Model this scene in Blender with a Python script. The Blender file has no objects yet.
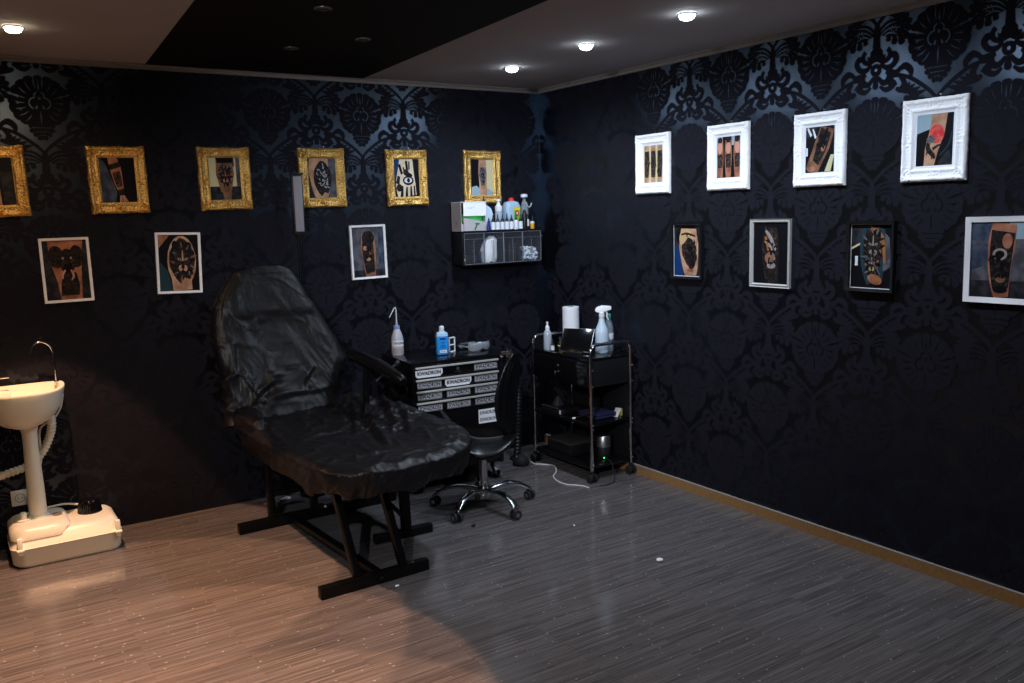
import bpy, bmesh, math, random
from math import sin, cos, pi, radians as R, sqrt, exp
from mathutils import Vector, Matrix, noise
C = bpy.context.scene.collection
SC = bpy.context.scene
random.seed(7)

# ------------------------------------------------------------------ camera
F_PX, YAW, PIT, ROL = 872.359, .574607, .145228, -.0277388
fw = Vector((sin(YAW)*cos(PIT), cos(YAW)*cos(PIT), -sin(PIT)))
r0 = Vector((cos(YAW), -sin(YAW), 0)); u0 = r0.cross(fw)
rt = r0*cos(ROL)+u0*sin(ROL); up = u0*cos(ROL)-r0*sin(ROL)
cam = bpy.data.cameras.new('camera'); co = bpy.data.objects.new('camera', cam); C.objects.link(co)
cam.sensor_width = 36; cam.lens = F_PX/1024*36; cam.clip_start = .05
m = Matrix((rt, up, -fw)).transposed().to_4x4(); m.translation = Vector((-3.5617, -5.0780, 1.65))
co.matrix_world = m; SC.camera = co

# ------------------------------------------------------------------ light and exposure
H = 2.49
w = bpy.data.worlds.new('world'); SC.world = w; w.use_nodes = True
w.node_tree.nodes['Background'].inputs[0].default_value = (.6, .7, 1, 1)
w.node_tree.nodes['Background'].inputs[1].default_value = .004
SC.view_settings.view_transform = 'Standard'; SC.view_settings.look = 'None'
SC.view_settings.gamma = 1; SC.view_settings.use_curve_mapping = False
SC.view_settings.exposure = 0
SC.cycles.use_denoising = True
SC.cycles.max_bounces = 8; SC.cycles.sample_clamp_indirect = 4
COOL_W, COOL = 43, (.72, .84, 1.0)
WARM_W, WARM_BEAM_W, WARM, WARM_BEAM = 13.5, 240, (1.0, .66, .38), (1.0, .52, .29)
COOL_SPOTS = [(-.687, -.718), (-.72, -1.455), (-.745, -2.197), (-.76, -2.94)]
WARM_SPOTS = [(-3.21, -.74-.742*k) for k in range(6)]

def lamp(name, loc, power, col, size, blend, parent, rad=.03):
    l = bpy.data.lights.new(name, 'SPOT'); l.energy = power; l.color = col
    l.spot_size = R(size); l.spot_blend = blend; l.shadow_soft_size = rad
    o = bpy.data.objects.new(name, l); C.objects.link(o); o.location = loc; o.parent = parent
    return o

# ------------------------------------------------------------------ helpers
def srgb(r, g, b):
    f = lambda c: (c/255/12.92 if c <= 10 else ((c/255+.055)/1.055)**2.4)
    return (f(r), f(g), f(b))

MATS = {}
def mat(name, col, rough=.5, metal=0., spec=.5, bump=None, trans=0., alpha=1., emit=None, ior=1.45, coat=0., vary=None, sheen=0.):
    if name in MATS: return MATS[name]
    m = bpy.data.materials.new(name); m.use_nodes = True; MATS[name] = m
    nt = m.node_tree; b = nt.nodes['Principled BSDF']
    b.inputs['Base Color'].default_value = (*col, 1); b.inputs['Roughness'].default_value = rough
    b.inputs['Metallic'].default_value = metal; b.inputs['Specular IOR Level'].default_value = spec
    b.inputs['Transmission Weight'].default_value = trans; b.inputs['Alpha'].default_value = alpha
    b.inputs['IOR'].default_value = ior; b.inputs['Coat Weight'].default_value = coat
    if emit: b.inputs['Emission Color'].default_value = (*emit[0], 1); b.inputs['Emission Strength'].default_value = emit[1]
    tc = None
    if bump or vary: tc = nt.nodes.new('ShaderNodeTexCoord')
    if bump:
        sc, st, dist = bump[:3]
        n = nt.nodes.new('ShaderNodeTexNoise'); n.inputs['Scale'].default_value = sc; n.inputs['Detail'].default_value = 4
        if len(bump) > 3: n.inputs['Distortion'].default_value = bump[3]
        bp = nt.nodes.new('ShaderNodeBump'); bp.inputs['Strength'].default_value = st; bp.inputs['Distance'].default_value = dist
        nt.links.new(tc.outputs['Object'], n.inputs['Vector']); nt.links.new(n.outputs['Fac'], bp.inputs['Height'])
        nt.links.new(bp.outputs['Normal'], b.inputs['Normal'])
    if vary:   # (scale, colour2, lo, hi, distortion)
        n = nt.nodes.new('ShaderNodeTexNoise'); n.inputs['Scale'].default_value = vary[0]; n.inputs['Detail'].default_value = 5
        n.inputs['Distortion'].default_value = vary[4] if len(vary) > 4 else 0
        cr = nt.nodes.new('ShaderNodeValToRGB'); cr.color_ramp.elements[0].position = vary[2]; cr.color_ramp.elements[1].position = vary[3]
        cr.color_ramp.elements[0].color = (*col, 1); cr.color_ramp.elements[1].color = (*vary[1], 1)
        nt.links.new(tc.outputs['Object'], n.inputs['Vector']); nt.links.new(n.outputs['Fac'], cr.inputs['Fac'])
        nt.links.new(cr.outputs['Color'], b.inputs['Base Color'])
    return m

class MB:
    def __init__(s): s.v = []; s.f = []; s.mi = []; s.mats = []; s.cur = 0
    def m(s, mt):
        if mt not in s.mats: s.mats.append(mt)
        s.cur = s.mats.index(mt); return s
    def add(s, vs, fs, M=None):
        o = len(s.v)
        s.v += [tuple(M @ Vector(v)) if M else tuple(v) for v in vs]
        s.f += [tuple(i+o for i in f) for f in fs]; s.mi += [s.cur]*len(fs); return s
    def box(s, lo, hi, bev=0, M=None, seg=2):
        c = [(a+b)/2 for a, b in zip(lo, hi)]; d = [abs(b-a) for a, b in zip(lo, hi)]
        bm = bmesh.new(); bmesh.ops.create_cube(bm, size=1)
        for v in bm.verts: v.co = Vector((v.co.x*d[0]+c[0], v.co.y*d[1]+c[1], v.co.z*d[2]+c[2]))
        if bev: bmesh.ops.bevel(bm, geom=bm.edges[:], offset=min(bev, min(d)*.45), segments=seg, profile=.5, affect='EDGES')
        bm.verts.index_update()
        s.add([v.co.copy() for v in bm.verts], [[v.index for v in f.verts] for f in bm.faces], M); bm.free(); return s
    def ring_loft(s, rings, close=True, cap0=True, cap1=True, M=None):
        n = len(rings[0]); vs = [p for r in rings for p in r]; fs = []
        for i in range(len(rings)-1):
            for j in range(n if close else n-1):
                k = (j+1) % n
                fs.append((i*n+j, i*n+k, (i+1)*n+k, (i+1)*n+j))
        if close and cap0: fs.append(tuple(reversed(range(n))))
        if close and cap1: fs.append(tuple((len(rings)-1)*n+j for j in range(n)))
        return s.add(vs, fs, M)
    def lathe(s, prof, c=(0, 0, 0), n=24, M=None, sy=1, cap0=True, cap1=True):
        rings = [[(c[0]+r*cos(2*pi*j/n), c[1]+r*sy*sin(2*pi*j/n), c[2]+z) for j in range(n)] for r, z in prof]
        return s.ring_loft(rings, M=M, cap0=cap0, cap1=cap1)
    def tube(s, pts, r, n=10, M=None, smooth=0, cap=True):
        pts = [Vector(p) for p in pts]
        if smooth: pts = catmull(pts, smooth)
        rad = r if isinstance(r, (list, tuple)) else [r]*len(pts)
        if len(rad) != len(pts):
            a = rad; rad = []
            for i in range(len(pts)):
                t = i/(len(pts)-1)*(len(a)-1); k = min(int(t), len(a)-2); rad.append(a[k]+(a[k+1]-a[k])*(t-k))
        rings = []; ref = None
        for i, p in enumerate(pts):
            t = (pts[min(i+1, len(pts)-1)]-pts[max(i-1, 0)]).normalized()
            if ref is None:
                ref = Vector((0, 0, 1)) if abs(t.z) < .9 else Vector((1, 0, 0))
            a = (ref-t*ref.dot(t)).normalized(); b = t.cross(a); ref = a
            rings.append([p+(a*cos(2*pi*j/n)+b*sin(2*pi*j/n))*rad[i] for j in range(n)])
        return s.ring_loft(rings, M=M, cap0=cap, cap1=cap)
    def bar(s, p, q, w_, h_, M=None, upv=(0, 0, 1)):   # rectangular tube from p to q
        p = Vector(p); q = Vector(q); t = (q-p); L = t.length; t.normalize(); u = Vector(upv)
        if abs(t.dot(u)) > .98: u = Vector((0, 1, 0))
        sd = t.cross(u).normalized(); u = sd.cross(t)
        mm = Matrix((sd, t, u)).transposed().to_4x4(); mm.translation = p
        return s.box((-w_/2, 0, -h_/2), (w_/2, L, h_/2), min(w_, h_)*.12, (M @ mm) if M else mm)
    def sphere(s, c, r, n=14, sc=(1, 1, 1), M=None):
        prof = []
        rings = []
        for i in range(n//2+1):
            a = -pi/2+pi*i/(n//2); rr = max(cos(a)*r, 1e-5)
            rings.append([(c[0]+rr*cos(2*pi*j/n)*sc[0], c[1]+rr*sin(2*pi*j/n)*sc[1], c[2]+r*sin(a)*sc[2]) for j in range(n)])
        return s.ring_loft(rings, M=M)
    def prism(s, poly, axis, a, b, M=None):   # poly in the two other axes, extruded along axis from a to b
        n = len(poly)
        def mk(p, t):
            if axis == 0: return (t, p[0], p[1])
            if axis == 1: return (p[0], t, p[1])
            return (p[0], p[1], t)
        vs = [mk(p, a) for p in poly]+[mk(p, b) for p in poly]
        fs = [tuple(range(n)), tuple(range(2*n-1, n-1, -1))]+[(i, i+n, (i+1) % n+n, (i+1) % n) for i in range(n)]
        return s.add(vs, fs, M)
    def build(s, name, parent=None, sharp=38, world=False, recalc=True, smooth=True):
        me = bpy.data.meshes.new(name)
        off = parent_world(parent) if (world and parent) else Vector((0, 0, 0))
        me.from_pydata([Vector(v)-off for v in s.v], [], s.f)
        for mt in s.mats: me.materials.append(mt)
        me.polygons.foreach_set('material_index', s.mi)
        if recalc:
            bm = bmesh.new(); bm.from_mesh(me); bmesh.ops.recalc_face_normals(bm, faces=bm.faces[:]); bm.to_mesh(me); bm.free()
        if smooth:
            me.polygons.foreach_set('use_smooth', [True]*len(me.polygons)); me.set_sharp_from_angle(angle=R(sharp))
        me.update()
        o = bpy.data.objects.new(name, me); C.objects.link(o)
        if parent: o.parent = parent
        return o

def parent_world(o):
    v = Vector((0, 0, 0))
    while o: v += o.location; o = o.parent
    return v

def catmull(P, k, closed=False):
    out = []; n = len(P)
    rng = range(n) if closed else range(n-1)
    for i in rng:
        if closed: a, b, c, d = P[(i-1) % n], P[i], P[(i+1) % n], P[(i+2) % n]
        else: a, b, c, d = P[max(i-1, 0)], P[i], P[i+1], P[min(i+2, n-1)]
        for j in range(k):
            t = j/k
            out.append(.5*((2*b)+(c-a)*t+(2*a-5*b+4*c-d)*t*t+(3*b-a-3*c+d)*t**3))
    if not closed: out.append(P[-1].copy())
    return out

def tag(o, label=None, cat=None, group=None, kind=None):
    if label: o['label'] = label
    if cat: o['category'] = cat
    if group: o['group'] = group
    if kind: o['kind'] = kind
    return o
def thing(name, label, cat, loc=(0, 0, 0), rotz=0, group=None, tilt=0):
    o = bpy.data.objects.new(name, None); C.objects.link(o); o.empty_display_size = .05
    o.location = loc; o.rotation_euler = (0, tilt, rotz)
    return tag(o, label, cat, group)
def copy_tree(o, parent=None):
    c = o.copy(); C.objects.link(c)
    if parent: c.parent = parent
    for ch in list(o.children): copy_tree(ch, c)
    return c
def text_geo(s, size, bold=0.0):
    cu = bpy.data.curves.new('t', 'FONT'); cu.body = s; cu.size = size; cu.align_x = 'CENTER'; cu.align_y = 'CENTER'
    cu.resolution_u = 2; cu.offset = bold
    ob = bpy.data.objects.new('t', cu); me = bpy.data.meshes.new_from_object(ob)
    vs = [tuple(v.co) for v in me.vertices]; fs = [tuple(p.vertices) for p in me.polygons]
    bpy.data.objects.remove(ob); bpy.data.curves.remove(cu); bpy.data.meshes.remove(me)
    return vs, fs
def add_text(mb, s, c, size, width=None, bold=0, M=None, axis='y'):
    """flat lettering facing -y at centre c"""
    vs, fs = text_geo(s, size, bold)
    x0 = min(v[0] for v in vs); x1 = max(v[0] for v in vs); k = width/(x1-x0) if width else 1; cx = (x0+x1)/2
    mb.add([(c[0]+(v[0]-cx)*k, c[1], c[2]+v[1]) for v in vs], fs, M)

# ------------------------------------------------------------------ materials
paper = mat('wallpaper_ground', (.0022, .0022, .0034), .7, spec=.08)
_nt = paper.node_tree; _g = _nt.nodes.new('ShaderNodeBsdfAnisotropic'); _g.distribution = 'BECKMANN'; _g.inputs['Color'].default_value = (.36, .49, .68, 1); _g.inputs['Roughness'].default_value = .34
_mx = _nt.nodes.new('ShaderNodeMixShader'); _mx.inputs[0].default_value = .13
_nt.links.new(_nt.nodes['Principled BSDF'].outputs[0], _mx.inputs[1]); _nt.links.new(_g.outputs[0], _mx.inputs[2]); _nt.links.new(_mx.outputs[0], _nt.nodes['Material Output'].inputs['Surface'])
flock = mat('wallpaper_flock', (.0112, .0110, .0166), .85, spec=.08)
plain_paper = mat('black_paper', (.007, .008, .012), .55, spec=.4)
black_paint = mat('black_paint', (.005, .005, .006), .75, spec=.15)
ceil_m = mat('ceiling_grey', (.38, .37, .39), .9, spec=.1)
cove_m = mat('cove_strip', (.20, .18, .165), .7)
base_m = mat('baseboard_wood', (.23, .125, .045), .5, vary=(60, (.30, .17, .07), .3, .7))
base_top = mat('baseboard_top', (.30, .27, .25), .5)
gold = mat('gilt', (.80, .51, .16), .34, metal=.9, bump=(230, .9, .004), vary=(130, (.22, .11, .025), .50, .66))  # dark noise patches put the shade of crevices into the gold colour
white_orn = mat('white_gesso', (.88, .88, .90), .55, bump=(200, .4, .0015))
white_fr = mat('white_frame_paint', (.78, .78, .80), .45)
silver_fr = mat('silver_frame_paint', (.48, .47, .46), .4, metal=.2)
black_fr = mat('black_frame_paint', (.008, .008, .009), .35)
card_w = mat('white_passepartout', (.72, .74, .80), .7)
chrome = mat('chrome', (.75, .76, .78), .12, metal=1)
chrome_r = mat('brushed_steel', (.55, .56, .58), .32, metal=1)
blk_metal = mat('black_lacquered_steel', (.003, .003, .0035), .28, spec=.3)
blk_plastic = mat('black_plastic', (.008, .008, .009), .4)
blk_gloss = mat('black_gloss', (.004, .004, .005), .12, spec=.6)
rubber = mat('black_rubber', (.008, .008, .008), .75)
leather = mat('black_vinyl', (.003, .0034, .0045), .27, spec=.36, bump=(420, .15, .0008))
foil = mat('black_bin_liner_film', (.0058, .0051, .0060), .40, spec=.22, bump=(9, .30, .010, 2.0))
sinkw = mat('cream_plastic', (.80, .78, .66), .32, bump=(500, .05, .0005))
whitep = mat('white_plastic', (.78, .80, .84), .35)
paperw = mat('white_paper', (.80, .82, .86), .85, bump=(300, .3, .001))
alu = mat('aluminium_trim', (.75, .76, .74), .3, metal=.6)
clearp = mat('clear_plastic', (.55, .62, .70), .08, alpha=.28, spec=.8)
binp = mat('clear_bin_plastic', (.16, .17, .21), .12, alpha=.07, spec=.5)
bluep = mat('blue_liquid', (.02, .26, .72), .22, spec=.5)
paleblue = mat('pale_blue_plastic', (.36, .50, .66), .35)
milky = mat('milky_plastic', (.50, .62, .74), .3)
redp = mat('red_plastic', (.65, .02, .02), .4)
greenp = mat('green_foil', (.02, .45, .06), .35, bump=(80, .8, .01))
limep = mat('lime_label', (.16, .55, .08), .5)
yellowp = mat('yellow_label', (.80, .62, .04), .5)
orangep = mat('amber_liquid', (.80, .36, .02), .3)
tealp = mat('teal_plastic', (.08, .50, .40), .4)
navyp = mat('navy_plastic', (.01, .015, .18), .3)
label_w = mat('label_white', (.70, .73, .80), .6)
label_g = mat('label_silver', (.52, .53, .60), .45)
ink_t = mat('print_black', (.006, .006, .008), .6)
grey_card = mat('grey_card', (.22, .21, .23), .7)
ledg = mat('green_led', (.0, .5, .1), .4, emit=((.05, 1, .2), 6))
led_cool = mat('spot_lens_cool', (1, 1, 1), .4, emit=((.85, .95, 1), 45))
led_warm = mat('spot_lens_warm', (1, 1, 1), .4, emit=((1, .82, .55), 32))
lens_off = mat('spot_lens_off', (.03, .03, .035), .25)
diffuser = mat('lamp_diffuser', (.24, .225, .25), .5)
wirew = mat('white_cable_sheath', (.62, .62, .64), .5)

# ---- floor: narrow multi-strip laminate with pale flecks
def floor_material():
    m = bpy.data.materials.new('strip_laminate'); m.use_nodes = True; nt = m.node_tree; N = nt.nodes; L = nt.links
    b = N['Principled BSDF']
    tc = N.new('ShaderNodeTexCoord')
    br = N.new('ShaderNodeTexBrick'); br.offset = .37; br.offset_frequency = 3; br.squash = 1.0
    br.inputs['Scale'].default_value = 1; br.inputs['Brick Width'].default_value = .34; br.inputs['Row Height'].default_value = .0135
    br.inputs['Mortar Size'].default_value = .0006; br.inputs['Mortar Smooth'].default_value = .4; br.inputs['Bias'].default_value = 0
    br.inputs['Color1'].default_value = (.100, .090, .091, 1); br.inputs['Color2'].default_value = (.152, .138, .139, 1)
    br.inputs['Mortar'].default_value = (.085, .076, .074, 1)
    L.new(tc.outputs['Object'], br.inputs['Vector'])
    mp = N.new('ShaderNodeMapping'); mp.inputs['Scale'].default_value = (3.0, 210, 1); L.new(tc.outputs['Object'], mp.inputs['Vector'])
    n1 = N.new('ShaderNodeTexNoise'); n1.inputs['Scale'].default_value = 1.0; n1.inputs['Detail'].default_value = 5; n1.inputs['Roughness'].default_value = .65
    L.new(mp.outputs['Vector'], n1.inputs['Vector'])
    cr = N.new('ShaderNodeValToRGB'); cr.color_ramp.elements[0].position = .36; cr.color_ramp.elements[0].color = (.50, .50, .51, 1)
    cr.color_ramp.elements[1].position = .66; cr.color_ramp.elements[1].color = (1.22, 1.22, 1.2, 1); L.new(n1.outputs['Fac'], cr.inputs['Fac'])
    mx = N.new('ShaderNodeMix'); mx.data_type = 'RGBA'; mx.blend_type = 'MULTIPLY'; mx.inputs['Factor'].default_value = 1
    L.new(br.outputs['Color'], mx.inputs['A']); L.new(cr.outputs['Color'], mx.inputs['B'])
    # flecks
    mp2 = N.new('ShaderNodeMapping'); mp2.inputs['Scale'].default_value = (10, 26, 1); L.new(tc.outputs['Object'], mp2.inputs['Vector'])
    vo = N.new('ShaderNodeTexVoronoi'); vo.voronoi_dimensions = '2D'; vo.inputs['Scale'].default_value = 1; L.new(mp2.outputs['Vector'], vo.inputs['Vector'])
    sp = N.new('ShaderNodeSeparateColor'); L.new(vo.outputs['Color'], sp.inputs['Color'])
    th = N.new('ShaderNodeMath'); th.operation = 'MULTIPLY'; th.inputs[1].default_value = .060; L.new(sp.outputs['Red'], th.inputs[0])
    lt = N.new('ShaderNodeMath'); lt.operation = 'LESS_THAN'; L.new(vo.outputs['Distance'], lt.inputs[0]); L.new(th.outputs[0], lt.inputs[1])
    g = N.new('ShaderNodeMath'); g.operation = 'GREATER_THAN'; g.inputs[1].default_value = .42; L.new(sp.outputs['Green'], g.inputs[0])
    fm = N.new('ShaderNodeMath'); fm.operation = 'MULTIPLY'; L.new(lt.outputs[0], fm.inputs[0]); L.new(g.outputs[0], fm.inputs[1])
    fm2 = N.new('ShaderNodeMath'); fm2.operation = 'MULTIPLY'; L.new(fm.outputs[0], fm2.inputs[0]); fm2.inputs[1].default_value = .48
    mx2 = N.new('ShaderNodeMix'); mx2.data_type = 'RGBA'; L.new(fm2.outputs[0], mx2.inputs['Factor']); L.new(mx.outputs['Result'], mx2.inputs['A'])
    mx2.inputs['B'].default_value = (.60, .58, .55, 1)
    L.new(mx2.outputs['Result'], b.inputs['Base Color'])
    b.inputs['Roughness'].default_value = .27; b.inputs['Specular IOR Level'].default_value = .42
    n3 = N.new('ShaderNodeTexNoise'); n3.inputs['Scale'].default_value = 6; n3.inputs['Detail'].default_value = 3; L.new(tc.outputs['Object'], n3.inputs['Vector'])
    mr = N.new('ShaderNodeMapRange'); mr.inputs['From Min'].default_value = .3; mr.inputs['From Max'].default_value = .7
    mr.inputs['To Min'].default_value = .07; mr.inputs['To Max'].default_value = .16; L.new(n3.outputs['Fac'], mr.inputs['Value']); L.new(mr.outputs['Result'], b.inputs['Roughness'])
    bp = N.new('ShaderNodeBump'); bp.inputs['Strength'].default_value = .05; bp.inputs['Distance'].default_value = .001
    L.new(cr.outputs['Color'], bp.inputs['Height']); L.new(bp.outputs['Normal'], b.inputs['Normal'])
    return m
floor_m = floor_material()

# ------------------------------------------------------------------ room shell
XL, YF = -4.9, -6.2
def struct(name, mb, **k): return tag(mb.build(name, **k), kind='structure')
struct('floor', MB().m(floor_m).box((XL-.1, YF-.1, -.1), (.1, .1, 0)), smooth=False)
struct('ceiling', MB().m(ceil_m).box((XL-.1, YF-.1, H+.06), (.1, .1, H+.16))
       .add([(XL, YF, H), (-2.55-.068*6.2, YF, H), (-2.55, 0, H), (XL, 0, H)], [(0, 1, 2, 3)])
       .add([(0, YF, H), (-1.31-.06*6.2, YF, H), (-1.31, 0, H), (0, 0, H)], [(3, 2, 1, 0)])
       .add([(-2.55-.068*6.2, YF, H), (-2.55-.068*6.2, YF, H+.06), (-2.55, 0, H+.06), (-2.55, 0, H)], [(0, 1, 2, 3)])
       .add([(-1.31-.06*6.2, YF, H), (-1.31-.06*6.2, YF, H+.06), (-1.31, 0, H+.06), (-1.31, 0, H)], [(0, 1, 2, 3)]), smooth=False, recalc=False)
struct('ceiling', MB().m(black_paint).prism([(-2.55-.068*6.2, YF), (-1.31-.06*6.2, YF), (-1.31, 0), (-2.55, 0)], 2, H-.004, H+.05), smooth=False)

# damask motif: convex pieces in (u, v), origin at the crotch of the two rising stems
def stroke(pts, ws, k=4):
    P = catmull([Vector((*p, 0)) for p in pts], k); out = []; n = len(P); W_ = []
    for i in range(n):
        t = i/(n-1)*(len(ws)-1); a = min(int(t), len(ws)-2); W_.append(ws[a]+(ws[a+1]-ws[a])*(t-a))
    L_ = []
    for i in range(n):
        d = (P[min(i+1, n-1)]-P[max(i-1, 0)]).normalized(); nn = Vector((-d.y, d.x, 0))
        L_.append((P[i]+nn*W_[i]/2, P[i]-nn*W_[i]/2))
    for i in range(n-1):
        out.append([L_[i][0].xy, L_[i][1].xy, L_[i+1][1].xy, L_[i+1][0].xy])
    return [[(p.x, p.y) for p in q] for q in out]
def petal(x, y, ang, l, wd):
    a = R(ang); pts = []
    for s_, t_ in ((0, .12), (.35, .36), (.72, .5), (.88, .44), (.97, .26), (1, 0), (.97, -.26), (.88, -.44), (.72, -.5), (.35, -.36), (0, -.12)):
        px, py = s_*l, t_*wd; pts.append((x+px*cos(a)-py*sin(a), y+px*sin(a)+py*cos(a)))
    return [pts]
def circ(x, y, r, a0, a1, wd, k=2):
    n = 9; return stroke([(x+r*cos(R(a0+(a1-a0)*i/n)), y+r*sin(R(a0+(a1-a0)*i/n))) for i in range(n+1)], [wd, wd], k)
half = []; veins = []      # veins are ground-coloured slits printed over the flock shapes
half += stroke([(0, -.012), (.03, .02), (.075, .056), (.13, .09), (.178, .106)], [.014, .018, .018, .016])
half += stroke([(.178, .106), (.208, .108), (.22, .088), (.206, .07), (.188, .078)], [.018, .03, .028, .024])
half += stroke([(.12, .088), (.122, .118), (.148, .140), (.175, .130)], [.012, .028, .032, .018])
half += stroke([(.172, .1), (.15, .07), (.165, .042), (.19, .052)], [.014, .028, .03, .014])
for x, y, a, l, wd in ((.05, .026, -14, .058, .024), (.075, .043, -20, .062, .026), (.10, .058, -30, .060, .028), (.122, .068, -44, .056, .028), (.14, .074, -64, .050, .026)):
    half += petal(x, y, a, l, wd)
half += [[(.008, -.03), (.06, .008), (.10, .004), (.135, -.03), (.125, -.065), (.095, -.076), (.05, -.070), (.010, -.056)]]
for x, y, a, l, wd in ((.08, .004, 24, .05, .022), (.10, .0, 6, .052, .024), (.115, -.012, -12, .052, .026), (.122, -.03, -30, .050, .028), (.122, -.05, -52, .052, .030), (.108, -.060, -72, .056, .032), (.086, -.062, -90, .046, .030), (.062, -.058, -104, .034, .026)):
    half += petal(x, y, a, l, wd)
for e in ([(.018, -.045), (.055, -.018), (.10, -.012)], [(.020, -.060), (.060, -.036), (.112, -.040)], [(.024, -.072), (.060, -.054), (.100, -.066)], [(.012, -.028), (.045, -.002), (.08, .004)]):
    veins += stroke(e, [.001, .0055, .002], 3)
for x, y in ((.07, -.046), (.082, -.052), (.094, -.048), (.076, -.030), (.09, -.03)): veins += [ [(x-.004, y), (x, y-.004), (x+.004, y), (x, y+.004)] ]
half += circ(.040, -.142, .027, 120, 420, .022)
half += stroke([(.012, -.12), (.02, -.15), (.012, -.172)], [.02, .034, .02])
half += petal(.045, -.14, -120, .022, .016)
half += circ(.0, -.204, .018, -95, 90, .020)
half += stroke([(.022, -.178), (.05, -.198), (.080, -.194), (.098, -.168), (.086, -.146), (.07, -.152)], [.014, .024, .026, .028, .028, .022])
half += stroke([(.010, -.232), (.036, -.262), (.062, -.254), (.068, -.226), (.05, -.214)], [.012, .026, .030, .030, .022])
half += stroke([(.022, -.276), (.052, -.294), (.084, -.280), (.082, -.252)], [.010, .024, .026, .014])
half += stroke([(.075, -.215), (.105, -.225), (.12, -.205)], [.012, .024, .014])
half += petal(0, -.228, -90, .060, .030)
MC = -.455
half += [[(0, MC+.10), (.055, MC+.085), (.09, MC+.04), (.095, MC-.01), (.075, MC-.06), (.045, MC-.095), (0, MC-.11)]]
for k_, (a, r_, l, wd) in enumerate(((86, .075, .058, .036), (66, .078, .058, .046), (46, .080, .058, .048), (27, .082, .058, .048), (8, .084, .058, .048), (-11, .080, .060, .048), (-30, .075, .062, .046), (-47, .072, .058, .042), (-62, .072, .048, .034), (-78, .085, .03, .030))):
    half += petal(r_*cos(R(a)), MC+r_*1.05*sin(R(a)), a+(8 if a > 20 else -6), l, wd)
for a in (78, 56, 36, 18, 0, -18, -36, -54): veins += stroke([((.066+.0)*cos(R(a)), MC+.070*sin(R(a))), (.088*cos(R(a)), MC+.094*sin(R(a))), (.112*cos(R(a+3)), MC+.118*sin(R(a+3)))], [.001, .004, .001], 2)
veins += circ(.020, MC-.002, .028, -70, 95, .006, 1)
veins += stroke([(.006, MC+.055), (.022, MC+.042), (.018, MC+.026)], [.002, .006, .003], 2)
veins += petal(.012, MC-.012, -70, .020, .009)+petal(.003, MC+.015, 90, .014, .006)
veins += [[(0, MC+.115), (.0035, MC+.075), (0, MC+.06), (-.0035, MC+.075)], [(0, MC-.035), (.003, MC-.07), (0, MC-.11), (-.003, MC-.07)]]
half += [[(0, -.548), (.042, -.552), (.052, -.575), (.040, -.602), (.018, -.625), (0, -.640)]]
for x, y in ((.05, -.565), (.047, -.588), (.032, -.608), (.014, -.625)): half += petal(x-.012, y+.006, -38, .026, .022)
for y in (-.572, -.592, -.610):
    for x in (.008, .024, .038):
        if x < (.64+y)*.75: veins += circ(x, y, .006, 200, 340, .0022, 1)
mir = lambda L: L+[[(-x, y) for x, y in reversed(p)] for p in L]
motif = [(p, 0) for p in mir(half)+[[(-.012, 0), (.012, 0), (.02, -.11), (-.02, -.11)], [(-.014, -.108), (.014, -.108), (.02, -.168), (-.02, -.168)]]]+[(p, 1) for p in mir(veins)]
PU, PV = .579, .69
def clip_poly(p, u0_, u1_, v0, v1):
    for ax, val, sg in ((0, u0_, 1), (0, u1_, -1), (1, v0, 1), (1, v1, -1)):
        out = []
        for i in range(len(p)):
            a, b = p[i-1], p[i]; ia = (a[ax]-val)*sg >= 0; ib = (b[ax]-val)*sg >= 0
            if ia != ib:
                t = (val-a[ax])/(b[ax]-a[ax]); out.append(tuple(a[k]+(b[k]-a[k])*t for k in range(2)))
            if ib: out.append(b)
        p = out
        if len(p) < 3: return None
    return p
def damask(mb, place, u0_, u1_, v0, v1, uc, vc):
    mb.m(flock); vs = []; fs = []; gm = []
    for c in range(-3, int((u1_-u0_)/PU*2)+4):
        uu = uc-(c*PU/2 if uc > (u0_+u1_)/2 else -c*PU/2)
        for r_ in range(-2, 6):
            vv = vc-r_*PV-(PV/2 if c % 2 else 0)
            if uu < u0_-.3 or uu > u1_+.3 or vv < v0-.2 or vv > v1+.7: continue
            ins = u0_+.24 < uu < u1_-.24 and v0+.66 < vv < v1-.16
            for k, (p, top) in enumerate(motif):
                q = [(x+uu, y+vv) for x, y in p]
                if not ins:
                    q = clip_poly(q, u0_, u1_, v0, v1)
                    if not q: continue
                dz = .0004+k*.000006
                fs.append(tuple(range(len(vs), len(vs)+len(q)))); vs += [place(a[0], a[1], dz) for a in q]; gm.append(top)
    st = len(mb.mi); mb.add(vs, fs); gi = mb.mats.index(paper)
    for i, g in enumerate(gm):
        if g: mb.mi[st+i] = gi
wb = MB().m(paper).box((XL-.1, 0, 0), (0, .1, H+.05))
damask(wb, lambda u, v, d: (u, -d, v), XL+.005, -.004, .002, H-.02, -1.041, 2.377)
struct('wall_back', wb, smooth=False, recalc=False)
wr = MB().m(paper).box((0, YF-.1, 0), (.1, .1, H+.05))
damask(wr, lambda u, v, d: (-d, u, v), YF+.005, -.004, .058, H-.02, -1.167, 2.095)
struct('wall_right', wr, smooth=False, recalc=False)
struct('wall_left', MB().m(plain_paper).box((XL-.1, YF-.1, 0), (XL, .1, H+.05)), smooth=False)
struct('wall_front', MB().m(plain_paper).box((XL-.1, YF-.1, 0), (.1, YF, H+.05)), smooth=False)
struct('baseboard_right', MB().m(base_m).box((-.014, YF, 0), (-.0007, 0, .056)).m(base_top).box((-.0145, YF, .0555), (-.0007, 0, .059)), smooth=False)
struct('trim_1', MB().m(cove_m).prism([(-.002, H-.028), (-.002, H), (-.02, H), (-.02, H-.006), (-.008, H-.012), (-.008, H-.028)], 0, XL, -.002), smooth=False)
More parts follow.
